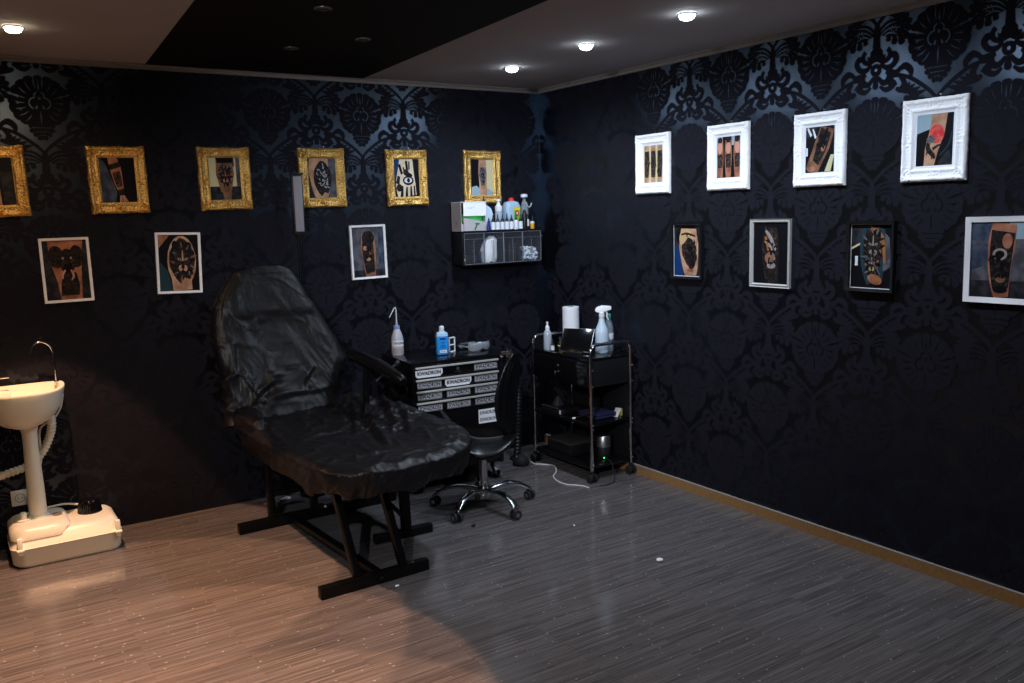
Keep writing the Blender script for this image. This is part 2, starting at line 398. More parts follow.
struct('trim_2', MB().m(cove_m).prism([(-.002, H-.028), (-.002, H), (-.02, H), (-.02, H-.006), (-.008, H-.012), (-.008, H-.028)], 1, YF, -.002), smooth=False)

# ------------------------------------------------------------------ ceiling spotlights
def spotlight(x, y, warm, label):
    t = thing('ceiling_spotlight', label, 'ceiling light', (x, y, H), group='warm ceiling spotlights' if warm else 'cool white ceiling spotlights')
    MB().m(mat('spot_bezel', (.6, .6, .62), .3, metal=.4)).lathe([(.041, -.001), (.041, -.006), (.038, -.009), (.034, -.006)], cap0=False, cap1=False, n=32).build('bezel', t)
    MB().m(led_warm if warm else led_cool).lathe([(.034, -.0055), (.0335, -.013), (.029, -.021), (.019, -.027), (.0001, -.030)], n=28, cap0=True).build('lens', t)
    if warm:
        lamp('spill_lamp', (0, 0, -.04), WARM_W, WARM, 165, .5, t)
        lamp('beam_lamp', (0, 0, -.04), WARM_BEAM_W, WARM_BEAM, 53.5, .06, t, .014)
    else: lamp('flood_lamp', (0, 0, -.04), COOL_W, COOL, 170, .75, t)
for k_, (x, y) in enumerate(COOL_SPOTS):
    spotlight(x, y, False, ['lit white ceiling spotlight nearest the room corner', 'lit white ceiling spotlight second from the room corner',
        'lit white ceiling spotlight third from the room corner', 'lit white ceiling spotlight fourth from the corner, near the top edge', 'lit white ceiling spotlight fifth from the corner, above the camera',
        'lit white ceiling spotlight sixth from the corner, above the camera'][k_])
for k_, (x, y) in enumerate(WARM_SPOTS):
    spotlight(x, y, True, ['lit warm ceiling spotlight at upper left above the wash basin', 'second lit warm ceiling spotlight from the back wall', 'third lit warm ceiling spotlight from the back wall',
        'fourth lit warm ceiling spotlight from the back wall', 'fifth lit warm ceiling spotlight from the back wall', 'sixth lit warm ceiling spotlight from the back wall'][k_])
t = thing('ceiling_spotlight', 'added unseen fill light behind the camera aimed at the corner', 'ceiling light', (-4.3, -4.7, H))  # unseen fill light, added to brighten the cabinet and trolley fronts
MB().m(mat('spot_bezel', (.6, .6, .62), .3, metal=.4)).lathe([(.05, -.001), (.05, -.008), (.03, -.012)], cap0=False, cap1=False, n=32).build('bezel', t)
l_ = lamp('fill_lamp', (0, 0, -.05), 560, (.86, .92, 1.0), 50, 1.0, t, .04)
l_.rotation_euler = (Vector((-.75, -.5, 1.0))-Vector((-4.3, -4.7, H-.05))).to_track_quat('-Z', 'Y').to_euler()
MB().m(led_cool).sphere((.0, .0, -.014), .026).build('lens', t)
for (x, y), lb in (((-2.18, -1.62), 'unlit round downlight in black ceiling band, the one nearest the camera'), ((-1.79, -1.122), 'unlit round downlight in black ceiling band, the rightmost'),
                   ((-2.019, -.773), 'unlit round downlight in black ceiling band, nearest the back wall')):
    t = thing('downlight', lb, 'ceiling light', (x, y, H-.004), group='unlit downlights in the black ceiling band')
    MB().m(mat('dark_bezel', (.10, .10, .105), .35, metal=.6)).lathe([(.036, 0), (.036, -.004), (.029, -.006), (.027, -.003)], cap0=False, cap1=False, n=28).build('bezel', t)
    MB().m(lens_off).lathe([(.027, -.002), (.0001, -.0035)], n=24).build('lens', t)

# ------------------------------------------------------------------ framed pictures
def frame_ring(mb, w_, h_, bd, nx, m_, hfun, wav=0.0, back=0.002):
    """mitred rectangular frame facing -y; hfun(x, z, d) gives the relief height at inset d"""
    cor = lambda d: [(-w_/2+d, -h_/2+d), (w_/2-d, -h_/2+d), (w_/2-d, h_/2-d), (-w_/2+d, h_/2-d)]
    rings = []
    for i in range(m_+1):
        d = bd*i/m_; c = cor(d); rg = []
        for s_ in range(4):
            a, b = c[s_], c[(s_+1) % 4]
            for j in range(nx):
                f = j/nx; x = a[0]+(b[0]-a[0])*f; z = a[1]+(b[1]-a[1])*f
                if wav and i < 2:
                    k = wav*(.6+.6*sin(f*38+s_)*sin(f*17+2*s_)+.5*(abs(f-.5) < .09)+.5*(f < .07 or f > .93)); L = sqrt(x*x+z*z)
                    k *= (1 if i == 0 else .5); x *= 1+k/L; z *= 1+k/L
                rg.append((x, -hfun(x, z, d), z))
        rings.append(rg)
    first = [(p[0], -back, p[2]) for p in rings[0]]; last = [(p[0], -back, p[2]) for p in rings[-1]]
    mb.ring_loft([first]+rings+[last], cap0=False, cap1=False)
def ornate_h(W_, H_, amp=1):
    def f(x, z, d):
        prof = [(0, .012), (.006, .020), (.013, .021), (.021, .014), (.034, .012), (.044, .016), (.049, .017), (.053, .010), (.058, .009)]
        for (a, ha), (b, hb) in zip(prof, prof[1:]):
            if a <= d <= b+1e-9: h = ha+(hb-ha)*(d-a)/(b-a); break
        else: h = .01
        cd = min(sqrt((abs(x)-W_/2+.026)**2+(abs(z)-H_/2+.026)**2), 1)
        md = min(sqrt(x*x*.35+(abs(z)-H_/2+.024)**2), sqrt(z*z*.35+(abs(x)-W_/2+.024)**2))
        msk = max(exp(-(cd/.040)**2), .8*exp(-(md/.028)**2))*(1 if d < .045 else 0)
        v = Vector((x*95, z*95, 3)); n_ = noise.noise(v)+.6*noise.noise(v*2.1)
        sc = .5+.5*sin(cd*420+5*math.atan2(abs(z)-H_/2+.026, abs(x)-W_/2+.026))
        h += amp*(msk*(.007*n_+.008*sc+.002)+.0010*n_+.0012*sin((x+z)*520)*(d < .02))
        return max(h, .006)
    return f
SK = mat('photo_skin', (.30, .15, .09), .5, vary=(18, (.52, .31, .20), .35, .66)); SKD = mat('photo_skin_dark', (.11, .05, .03), .5, vary=(18, (.28, .14, .085), .35, .7))
SKR = mat('photo_skin_red', (.20, .07, .04), .5, vary=(18, (.42, .18, .11), .35, .66)); SKG = mat('photo_skin_grey', (.24, .21, .20), .5, vary=(16, (.33, .27, .25), .35, .7))
INK = mat('photo_tattoo_ink', (.008, .007, .008), .5, vary=(36, (.115, .072, .052), .44, .68, 3))
INKD = mat('photo_tattoo_dark', (.006, .006, .007), .5, vary=(32, (.055, .036, .028), .44, .70, 3)); INKG = mat('photo_tattoo_grey', (.035, .036, .042), .5, vary=(95, (.22, .20, .20), .44, .62, 3))
PBK = mat('photo_black', (.006, .006, .008), .4); PDK = mat('photo_charcoal', (.012, .013, .016), .4, vary=(30, (.03, .03, .036), .4, .6)); PGR = mat('photo_grey', (.10, .10, .115), .4, vary=(20, (.05, .05, .06), .4, .6))
PCR = mat('photo_cream', (.55, .50, .30), .4); PPB = mat('photo_pale_blue', (.26, .36, .42), .4); PBL = mat('photo_blue', (.008, .035, .12), .4); PTE = mat('photo_teal', (.018, .042, .052), .4)
PRD = mat('photo_red', (.55, .035, .035), .45, vary=(50, (.65, .14, .12), .45, .7)); PWH = mat('photo_white', (.62, .66, .72), .4); PDN = mat('photo_denim', (.025, .035, .06), .4, vary=(20, (.08, .10, .14), .4, .7))
POR = mat('photo_amber', (.30, .12, .04), .5)
for n__, m__ in MATS.items():
    if n__.startswith('photo_'): m__.node_tree.nodes['Principled BSDF'].inputs['Specular IOR Level'].default_value = .12
def ell(cx, cy, rx, ry, n=18, rot=0, wob=0, seed=0):
    o = []
    for i in range(n):
        a = 2*pi*i/n; k = 1+wob*noise.noise(Vector((cos(a)*2+seed, sin(a)*2, seed)))
        x, y = rx*cos(a)*k, ry*sin(a)*k; o.append((cx+x*cos(R(rot))-y*sin(R(rot)), cy+x*sin(R(rot))+y*cos(R(rot))))
    return o
def limb(pts, ws):   # outline of a tapered limb
    P = catmull([Vector((*p, 0)) for p in pts], 4); n = len(P); A = []; B = []
    for i in range(n):
        t = i/(n-1)*(len(ws)-1); a = min(int(t), len(ws)-2); wd = ws[a]+(ws[a+1]-ws[a])*(t-a)
        d = (P[min(i+1, n-1)]-P[max(i-1, 0)]).normalized(); nn = Vector((-d.y, d.x, 0)); A.append(tuple((P[i]+nn*wd)[:2])); B.append(tuple((P[i]-nn*wd)[:2]))
    return A+B[::-1]
sqr = lambda a, b, c, d: [(a, b), (c, b), (c, d), (a, d)]
def mane(cx, cy, r0_, r1_, n, mts, sd=1):
    rr = random.Random(sd); L = []
    for i in range(n):
        a = 2*pi*i/n+rr.uniform(-.1, .1); b = a+rr.uniform(-.25, .25); q = r1_*rr.uniform(.75, 1.1); L.append((limb([(cx+r0_*cos(a), cy+r0_*1.2*sin(a)), (cx+(r0_+q)*.5*cos((a+b)/2), cy+(r0_+q)*.6*sin((a+b)/2)), (cx+q*cos(b), cy+q*1.2*sin(b))], [.02, .045, .012]), mts[i % len(mts)]))
    return L
def face(cx, cy, s, dark=INKD, lite=SKD, ears=True):   # generic animal-head tattoo
    L = []
    if ears: L += [(ell(cx-.30*s, cy+.42*s, .13*s, .2*s, rot=20), dark), (ell(cx+.30*s, cy+.42*s, .13*s, .2*s, rot=-20), dark)]
    L += [(ell(cx, cy, .48*s, .55*s, wob=.3, seed=3), dark), (ell(cx-.17*s, cy+.08*s, .09*s, .045*s, rot=-15), lite), (ell(cx+.17*s, cy+.08*s, .09*s, .045*s, rot=15), lite),
          (ell(cx-.12*s, cy-.24*s, .10*s, .11*s), lite), (ell(cx+.12*s, cy-.24*s, .10*s, .11*s), lite), (ell(cx, cy-.20*s, .09*s, .07*s), PBK), (ell(cx, cy-.36*s, .12*s, .03*s), PBK),
          (ell(cx-.17*s, cy+.08*s, .03*s, .035*s), PBK), (ell(cx+.17*s, cy+.08*s, .03*s, .035*s), PBK), (limb([(cx, cy+.4*s), (cx, cy+.02*s)], [.02*s, .05*s]), lite)]
    L += mane(cx, cy, .40*s, .66*s, 22, [PBK, SKD, dark, PBK, INKG], int(cx*50)+9)
    return L
random.seed(3)
def squiggles(cx, cy, rx, ry, n, mt, w_=.02, seed=1):
    rr = random.Random(seed); L = []
    for _ in range(n):
        a = rr.uniform(0, 6.28); q = rr.uniform(0, .85); x = cx+rx*q*cos(a); y = cy+ry*q*sin(a); b = rr.uniform(0, 6.28); l = rr.uniform(.08, .2)
        L.append((limb([(x, y), (x+l*cos(b)*.5, y+l*sin(b)*.5), (x+l*cos(b+1), y+l*sin(b+1))], [w_*.3, w_, w_*.2]), mt))
    return L
PICS = {
 'arm_edge': [(sqr(-1, -1, 1, 1), PBK), (sqr(.35, -1, 1, .4), PDK), (limb([(-.2, 1.1), (-.1, .3), (-.15, -1.1)], [.35, .3, .42]), SK), (ell(-.15, -.1, .28, .5), INKG)]+squiggles(-.15, -.1, .25, .45, 14, INKD),
 'forearm_bands': [(sqr(-1, -1, 1, 1), PBK), ([(-1, -1), (-.2, -.95), (-.12, -.5), (-.4, .2), (-.65, .75), (-1, 1)], PDN), (limb([(-.25, 1.0), (-.1, .5), (.0, 0), (.1, -.45)], [.22, .30, .25, .15]), SKR),
    (limb([(-.16, .72), (-.11, .5)], [.27, .30]), INKD), (limb([(-.08, .36), (.0, 0), (.07, -.28)], [.20, .2, .15]), INK), (limb([(.08, -.4), (.12, -.62)], [.16, .17]), PDK), ([(-.02, -1), (.02, -.66), (.26, -.66), (.5, -1)], SK), (limb([(.12, -.7), (.16, -1)], [.02, .04]), SKD)],
 'neck': [(sqr(-1, -1, 1, 1), PCR), (sqr(-.5, .55, .6, 1), PDK), (sqr(-1, -1, 1, -.35), PDK), (sqr(.7, -.35, 1, 1), PGR), (limb([(0, .9), (.02, .2), (.03, -.6)], [.48, .55, .3]), SKD), (ell(.03, .15, .42, .25), SKR), (limb([(.05, -.4), (.1, -1)], [.3, .2]), SKD), (sqr(-.45, .72, .5, 1), PBK)]+face(.03, .1, .75, INKD, SKR),
 'tiger_grey': [(sqr(-1, -1, 1, 1), PDK), (limb([(-.1, 1), (-.15, .3), (-.1, -.5), (.0, -1)], [.72, .75, .6, .4]), SK), (sqr(.45, -1, 1, 1), PGR), (ell(.03, .02, .62, .82, wob=.2), INKD)]+squiggles(.03, 0, .5, .7, 46, mat('photo_line_grey', (.26, .27, .29), .5), .035, 4)+squiggles(.03, 0, .4, .5, 12, PBK, .05, 9),
 'hand_eye': [(sqr(-1, -1, 1, 1), PBK), ([(-1, -.2), (-.7, -.1), (-.45, 1), (-1, 1)], PBL), (limb([(0, 1), (-.05, .4), (-.1, -.3), (0, -1)], [.48, .6, .75, .7]), mat('photo_skin_pale', (.60, .48, .34), .5, vary=(14, (.70, .60, .46), .35, .7))),
    (limb([(-.55, .7), (-.35, .2)], [.09, .09]), PBK), (limb([(-.25, .55), (-.1, .25)], [.06, .06]), PDK), (limb([(.0, .88), (.05, .42)], [.09, .09]), PBK), (limb([(.22, .85), (.2, .42)], [.05, .05]), PBK), (ell(.1, .18, .35, .12, rot=-12), PBK), (ell(-.05, .32, .22, .14), INKD),
    (ell(.1, -.13, .42, .24), PBK), (ell(.1, -.12, .30, .14), PWH), (ell(.12, -.12, .12, .12), PBK), (ell(-.6, -.5, .22, .2), INKD), (limb([(-.35, -.4), (-.45, -1)], [.06, .13]), PBK), (limb([(-.02, -.45), (-.08, -1)], [.05, .11]), PBK), (limb([(.3, -.42), (.28, -1)], [.05, .1]), PBK), (limb([(.55, -.4), (.55, -1)], [.05, .08]), INKD), (limb([(-.6, .1), (-.72, -.3)], [.1, .14]), INKD)],
 'forearm_pale': [(sqr(-1, -1, 1, 1), PCR), (sqr(-1, -1, -.25, 1), PBK), ([(-1, -1), (-.1, -1), (-.1, -.7), (-.5, -.45), (-1, -.55)], PPB), ([(.1, -1), (1, -1), (1, -.85), (.5, -.6), (.2, -.5)], PPB), (limb([(.05, 1), (.05, .2), (.1, -1)], [.3, .36, .26]), SK), (limb([(.05, .55), (.05, .1), (.07, -.45)], [.26, .3, .16]), INKG)]+squiggles(.05, .1, .22, .5, 16, PBK, .04, 5),
 'elephant': [(sqr(-1, -1, 1, 1), PDK), ([(-.75, 1), (.85, 1), (.7, .2), (.6, -1), (-.35, -1), (-.45, -.4), (-.7, .3)], SKR), (ell(-.42, .45, .36, .38, rot=10), INKD), (ell(.5, .45, .32, .38), INKD), (ell(.08, .3, .38, .42), INKD), (limb([(.08, .2), (.05, -.2), (-.12, -.5), (-.2, -.68)], [.2, .16, .12, .07]), PBK), (limb([(.12, -.1), (.12, -.5), (.05, -.95)], [.3, .42, .4]), INKD), (ell(-.12, .4, .05, .04), SKG), (ell(.25, .4, .05, .04), SKG), (limb([(.2, .0), (.3, -.2), (.18, -.36)], [.03, .05, .02]), SK), (limb([(-.05, 0), (-.18, -.15), (-.2, -.3)], [.03, .04, .02]), SK), (sqr(-.3, -1, .55, -.86), SKR)],
 'wolf': [(sqr(-1, -1, 1, 1), PBK), ([(-1, .5), (-.4, 1), (-1, 1)], SKR), ([(-1, -1), (-.35, -1), (-.55, -.3), (-1, .1)], PTE), (ell(.15, .05, .72, .92), SK), (limb([(.1, -.4), (.15, -1)], [.5, .48]), SK), (ell(.18, .12, .66, .76, wob=.25), INKD), (ell(-.15, .6, .16, .2, rot=20), PBK), (ell(.5, .55, .16, .2, rot=-20), PBK)]+face(.2, .05, 1.0, INKD, SK),
 'sleeve_grey': [(sqr(-1, -1, 1, 1), PGR), (sqr(.65, -1, 1, 1), PDN), (sqr(-1, -1, 1, -.72), PDK), (limb([(0, .75), (.02, .2), (.05, -.4), (.1, -1)], [.38, .46, .4, .3]), SKR), (ell(.02, .55, .40, .3), INKD), (limb([(-.02, .4), (.0, -.2), (.1, -.85)], [.34, .36, .28]), INKD), (ell(-.2, .15, .12, .09), SK), (ell(.15, .0, .1, .13), SKD), (ell(.0, -.3, .14, .07), SK)]+squiggles(.03, 0, .3, .7, 14, PBK, .05, 8),
 'three_arms_tan': [(sqr(-1, -1, 1, 1), PCR)]+[x for cx in (-.66, 0, .66) for x in [(limb([(cx, 1), (cx+.02, 0), (cx-.02, -1)], [.22, .28, .2]), SK), (limb([(cx, .68), (cx+.02, .1), (cx-.02, -.7)], [.22, .26, .18]), INK)]]+squiggles(0, 0, .9, .6, 22, INKD, .05, 3),
 'three_arms_red': [(sqr(-1, -1, 1, 1), PBK), (sqr(-1, .5, -.5, 1), PPB), (sqr(.25, .55, .5, 1), PPB)]+[x for cx in (-.72, -.02, .72) for x in [(limb([(cx, .82), (cx, .1), (cx+.02, -1)], [.24, .30, .2]), SKR), (ell(cx, .45, .2, .28), mat('photo_skin_light_red', (.55, .25, .17), .5)), (limb([(cx, .15), (cx+.02, -.5)], [.24, .2]), INK), (ell(cx, .82, .2, .14), INKD)]],
 'diagonal_arm': [(sqr(-1, -1, 1, 1), PBK), ([(-1, .4), (-.2, .75), (-.3, 1), (-1, 1)], PDK), (limb([(-.85, .95), (-.6, .6)], [.05, .07]), PWH), (limb([(-.5, .9), (-.3, .5)], [.04, .07]), PWH), (sqr(-.95, -.25, -.82, .1), PWH), (limb([(.55, 1), (.2, .3), (-.3, -.5), (-.6, -1.0)], [.45, .5, .42, .4]), SKD), (limb([(.4, .8), (.1, .1), (-.3, -.55)], [.36, .34, .2]), INKD), (ell(.22, .1, .14, .2, rot=-25), SKR)]+squiggles(.1, .2, .4, .6, 26, PBK, .06, 14)+[([(.35, -.95), (.75, -.95), (.98, -.25), (.75, -.25)], PCR), (limb([(.5, .9), (.25, .3)], [.06, .1]), PBK), (ell(-.55, -.82, .3, .12), SKR)],
 'sun_tree': [(sqr(-1, -1, 1, 1), PBK), ([(-1, .25), (-.25, .42), (-.1, 1), (-1, 1)], PPB), ([(-.15, 1), (.65, 1), (.5, .2), (.2, -.4), (.0, -1), (-.55, -1), (-.5, -.3), (-.3, .3)], SK), (ell(.1, .22, .40, .36), PRD), (limb([(-.28, -.05), (-.35, -.3), (-.1, -.55), (.05, -.7)], [.08, .12, .1, .05]), INKD), (ell(-.18, .02, .24, .16, wob=.4), INKG), (limb([(-.1, -.35), (.2, -.22), (.42, -.2)], [.07, .04, .02]), INKD), (limb([(-.3, -.3), (-.42, -.55)], [.07, .03]), INKD), (limb([(0, -.5), (-.15, -.72)], [.06, .03]), INKD), ([(.2, -.85), (.55, -.55), (.8, -.35), (.95, -.95), (.3, -.98)], PDK), (limb([(.3, -.6), (.75, -.2), (.9, .3)], [.03, .04, .03]), PTE)],
 'leg_blue': [(sqr(-1, -1, 1, 1), PDK), ([(-1, -1), (-.35, -1), (-.5, .1), (-1, .15)], PBL), (ell(.0, .55, .85, .5), PBK), (limb([(.1, .85), (.1, .2), (.2, -.5), (.25, -1)], [.55, .72, .6, .4]), SK), (ell(-.1, .45, .5, .4), mat('photo_skin_amber', (.50, .32, .16), .5)), (ell(.15, .0, .55, .5, wob=.4), INK), (ell(.3, -.35, .4, .4, wob=.4, seed=5), INKD), (limb([(-.45, .62), (.0, .66), (.6, .55)], [.03, .04, .03]), PBK), (ell(.2, -.78, .3, .06), SKR)]+squiggles(.15, .1, .5, .7, 30, INKD, .06, 12)+squiggles(.2, -.1, .4, .6, 14, PBK, .05, 13),
 'dark_sleeve': [(sqr(-1, -1, 1, 1), PBK), (limb([(0, .85), (-.02, .3), (0, -.3), (.1, -1)], [.35, .5, .45, .34]), INKD), (ell(0, .5, .4, .3, wob=.3), INK), (limb([(-.3, .75), (.0, .5), (.3, .1)], [.04, .09, .04]), SKG), (limb([(-.35, .4), (.0, .2), (.25, -.2)], [.03, .07, .03]), SKG), (ell(-.05, -.15, .28, .2, wob=.3), SKD), (ell(.05, -.4, .25, .1), SKG), (limb([(-.3, .55), (-.1, .1)], [.05, .08]), POR)]+squiggles(0, .05, .35, .6, 16, PBK, .04, 6),
 'lion_clock': [(sqr(-1, -1, 1, 1), PBK), ([(-1, .3), (-.3, .55), (-.35, 1), (-1, 1)], PDK), ([(-1, .28), (-.35, .5), (-.35, .44), (-1, .2)], PCR), (sqr(-.8, -.3, -.66, 0), PWH), ([(.4, .9), (.85, .6), (.98, -.3), (.5, -.5)], PGR), (limb([(.15, .95), (.05, .4), (.05, -.2), (.2, -.8)], [.5, .62, .55, .4]), PTE), (ell(.08, .25, .48, .6), INKD), (limb([(.0, .92), (.5, .6), (.65, -.2)], [.04, .09, .05]), POR)]+face(.08, .32, .85, INKD, SKG)+face(.05, -.25, .6, INKD, mat('photo_tan', (.36, .25, .12), .5), False)+[(ell(.22, -.72, .36, .16, rot=-10), SKR), (ell(.3, -.72, .2, .08), POR), (limb([(-.5, .0), (.0, -.1), (.5, -.6)], [.02, .04, .03]), PGR)],
 'denim_arm': [(sqr(-1, -1, 1, 1), PGR), (sqr(-1, -1, 1, -.55), PDK), ([(-1, -.3), (-.3, -.1), (-.25, 1), (-1, 1)], PDN), ([(-1, .55), (-.25, .4), (-.3, .3), (-1, .42)], PGR), (sqr(.35, .55, 1, 1), PPB), (sqr(.45, .0, 1, .55), PGR), (limb([(.2, 1), (.1, .4), (.05, -.3), (.15, -1)], [.42, .48, .4, .25]), SKR), (limb([(.15, .75), (.08, 0), (.1, -.75)], [.42, .4, .28]), INKD), (ell(.05, .15, .26, .16), SKG), (ell(.05, .15, .17, .10), PBK), (ell(.3, .5, .18, .2), SKR), (ell(.1, -.5, .18, .1), SKD), (ell(.1, -.78, .26, .1), PBK)]+squiggles(.08, 0, .35, .7, 18, PBK, .05, 2),
}
def picture(parent, kind, w_, h_, y):
    mb = MB(); q = 0
    for pts, mt in PICS[kind]:
        q += 1; pts = [(max(-1, min(1, a)), max(-1, min(1, b))) for a, b in pts]
        vs = [(a*w_/2, y-.00006*q, b*h_/2) for a, b in pts]
        tri = __import__('mathutils').geometry.tessellate_polygon([[Vector((v[0], v[2], 0)) for v in vs]])
        mb.m(mt).add(vs, [tuple(t) for t in tri])
    o = mb.build('photograph', parent, smooth=False, recalc=False); return o
protos = {}
def ornate_mesh(kind):
    if kind not in protos:
        mb = MB().m(gold if kind == 'gold' else white_orn)
        W_, H_ = (.285, .345) if kind == 'gold' else (.292, .344)
        frame_ring(mb, W_, H_, .056, 64, 20, ornate_h(W_, H_, 1 if kind == 'gold' else .5), wav=.003 if kind == 'gold' else .0015)
        o = mb.build('ornate_frame', sharp=60); protos[kind] = o.data; bpy.data.objects.remove(o)
    return protos[kind]
def framed(label, wall, a, z, style, pic, w_=.235, h_=.33, tilt=0, group=None):
    loc = (a, -.002, z) if wall == 'back' else (-.002, a, z)
    t = thing('picture_frame', label, 'picture frame', loc, 0 if wall == 'back' else -pi/2, group, R(tilt))
    if style in ('gold', 'white_ornate'):
        W_, H_ = (.285, .345) if style == 'gold' else (.292, .344)
        o = bpy.data.objects.new('ornate_frame', ornate_mesh('gold' if style == 'gold' else 'white')); C.objects.link(o); o.parent = t
        iw, ih = W_-.106, H_-.106
        if style == 'white_ornate':
            b_ = MB().m(card_w); frame_ring(b_, iw+.004, ih+.004, .014, 2, 1, lambda x, z_, d: .0085-.10*d); b_.build('passepartout', t); iw -= .022; ih -= .022
        picture(t, pic, iw+.004, ih+.004, -.0055)
        MB().m(blk_plastic).box((-iw/2-.01, -.005, -ih/2-.01), (iw/2+.01, -.0005, ih/2+.01)).build('backing', t)
        MB().m(chrome_r).tube([(.02, -.001, H_/2+.012), (.02, -.012, H_/2+.013)], .0022, 8).build('nail', t)
    else:
        m_, bd = {'white': (white_fr, .013), 'silver': (silver_fr, .019), 'black': (black_fr, .014), 'wide': (white_fr, .022)}[style]
        dp = {'black': .026}.get(style, .018)
        b_ = MB().m(m_); frame_ring(b_, w_, h_, bd, 2, 3, lambda x, z_, d: dp-.25*d if style != 'silver' else dp-.004*abs(sin(d/bd*pi*1.5))*2); b_.build('moulding', t, sharp=20)
        MB().m(blk_plastic).box((-w_/2+bd*.5, -.006, -h_/2+bd*.5), (w_/2-bd*.5, -.0005, h_/2-bd*.5)).build('backing', t)
        iw, ih = w_-2*bd, h_-2*bd
        if style == 'black': b_ = MB().m(card_w); frame_ring(b_, iw, ih, .003, 2, 1, lambda x, z_, d: .0078); b_.build('passepartout', t)
        picture(t, pic, iw-(.005 if style == 'black' else 0), ih-(.005 if style == 'black' else 0), -.0068)
    return t
GG = 'ornate gilt frames on the back wall'; GW = 'slim white frames on the back wall'; GO = 'ornate white frames on the right wall'; GT = 'slim frames in the lower row of the right wall'
framed('ornate gold frame cut by the left photo edge, tattooed arm on dark ground', 'back', -3.305, 1.878, 'gold', 'arm_edge', tilt=-1.5, group=GG)
framed('ornate gold frame with banded tattooed forearm beside grey denim cloth', 'back', -2.735, 1.884, 'gold', 'forearm_bands', tilt=-.6, group=GG)
framed('ornate gold frame with red neck tattoo between cream background strips', 'back', -2.176, 1.890, 'gold', 'neck', tilt=-.5, group=GG)
framed('ornate gold frame with grey tiger tattoo, right of the lamp panel', 'back', -1.601, 1.893, 'gold', 'tiger_grey', tilt=-.5, group=GG)
framed('ornate gold frame with tattooed hand showing an eye and numerals', 'back', -1.039, 1.893, 'gold', 'hand_eye', tilt=-.6, group=GG)
framed('ornate gold frame above the wall rack, tattooed forearm on cream ground', 'back', -.480, 1.897, 'gold', 'forearm_pale', tilt=.2, group=GG)
framed('thin white frame holding an elephant tattoo, hung above the wash basin', 'back', -3.023, 1.425, 'white', 'elephant', .233, .333, -.3, GW)
framed('thin white frame holding a wolf tattoo, left of the covered chair', 'back', -2.463, 1.432, 'white', 'wolf', .238, .335, 1.8, GW)
framed('thin white frame with dark sleeve tattoo on grey, above the wash bottle', 'back', -1.328, 1.440, 'white', 'sleeve_grey', .238, .334, -.6, GW)
framed('ornate white frame nearest the room corner, three tan tattooed arms', 'right', -1.167, 1.917, 'white_ornate', 'three_arms_tan', group=GO)
framed('ornate white frame with three reddish tattooed arms on black', 'right', -1.754, 1.917, 'white_ornate', 'three_arms_red', group=GO)
framed('ornate white frame with a dark arm running diagonally', 'right', -2.332, 1.913, 'white_ornate', 'diagonal_arm', group=GO)
framed('largest-looking ornate white frame, arm with red sun and black tree tattoo', 'right', -2.908, 1.910, 'white_ornate', 'sun_tree', group=GO)
framed('slim black frame showing a tattooed leg over blue cloth', 'right', -1.450, 1.417, 'black', 'leg_blue', .245, .322, -.5, GT)
framed('slim silver grey frame with dark tattooed sleeve on black', 'right', -2.046, 1.414, 'silver', 'dark_sleeve', .258, .348, 0, GT)
framed('slim black frame with a lion face tattoo', 'right', -2.626, 1.413, 'black', 'lion_clock', .243, .322, 0, GT)
framed('wide white frame at the right photo edge, tattooed arm beside denim', 'right', -3.200, 1.413, 'wide', 'denim_arm', .268, .348, -.5, GT)

# ------------------------------------------------------------------ portable wash basin and socket
t = thing('wash_basin', 'cream plastic portable wash basin on pedestal standing on tank base', 'wash basin', (-3.2, -.2, 0))
def rrect(x0, x1, y0, y1, r, z, n=6):
    o = []
    for cx, cy, a in ((x1-r, y1-r, 0), (x0+r, y1-r, 90), (x0+r, y0+r, 180), (x1-r, y0+r, 270)):
        for i in range(n+1): o.append((cx+r*cos(R(a+90*i/n)), cy+r*sin(R(a+90*i/n)), z))
    return o
mb = MB().m(sinkw)
mb.ring_loft([rrect(-3.40, -2.94, -.355, -.055, .05, .0), rrect(-3.42, -2.928, -.37, -.04, .06, .02), rrect(-3.423, -2.925, -.372, -.038, .06, .095), rrect(-3.427, -2.921, -.376, -.034, .06, .10), rrect(-3.423, -2.925, -.372, -.038, .06, .106),
              rrect(-3.415, -2.935, -.362, -.05, .06, .15), rrect(-3.40, -2.955, -.34, -.07, .05, .168), rrect(-3.38, -2.98, -.32, -.09, .04, .171)]).build('tank_base', t, world=True, sharp=50)
MB().m(sinkw).ring_loft([rrect(-3.421, -3.155, -.368, -.043, .06, .14), rrect(-3.419, -3.15, -.366, -.045, .06, .175), rrect(-3.40, -3.165, -.345, -.065, .055, .196), rrect(-3.375, -3.19, -.32, -.09, .045, .200)]).build('tank_lid', t, world=True, sharp=50)
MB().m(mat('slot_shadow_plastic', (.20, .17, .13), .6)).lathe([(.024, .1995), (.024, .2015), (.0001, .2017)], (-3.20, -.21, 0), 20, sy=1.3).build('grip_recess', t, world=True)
MB().m(sinkw).lathe([(.032, .198), (.032, .207), (.016, .21), (.016, .235), (.012, .243), (.0001, .244)], (-3.35, -.22, 0), 20).build('filler_cap', t, world=True)
for x_, y_ in ((-3.385, -.372), (-2.945, -.368)):
    MB().m(sinkw).box((x_-.012, y_-.012, .075), (x_+.012, y_+.01, .16), .006).box((x_-.017, y_-.018, .092), (x_+.017, y_+.006, .106), .004).build('latch', t, world=True)
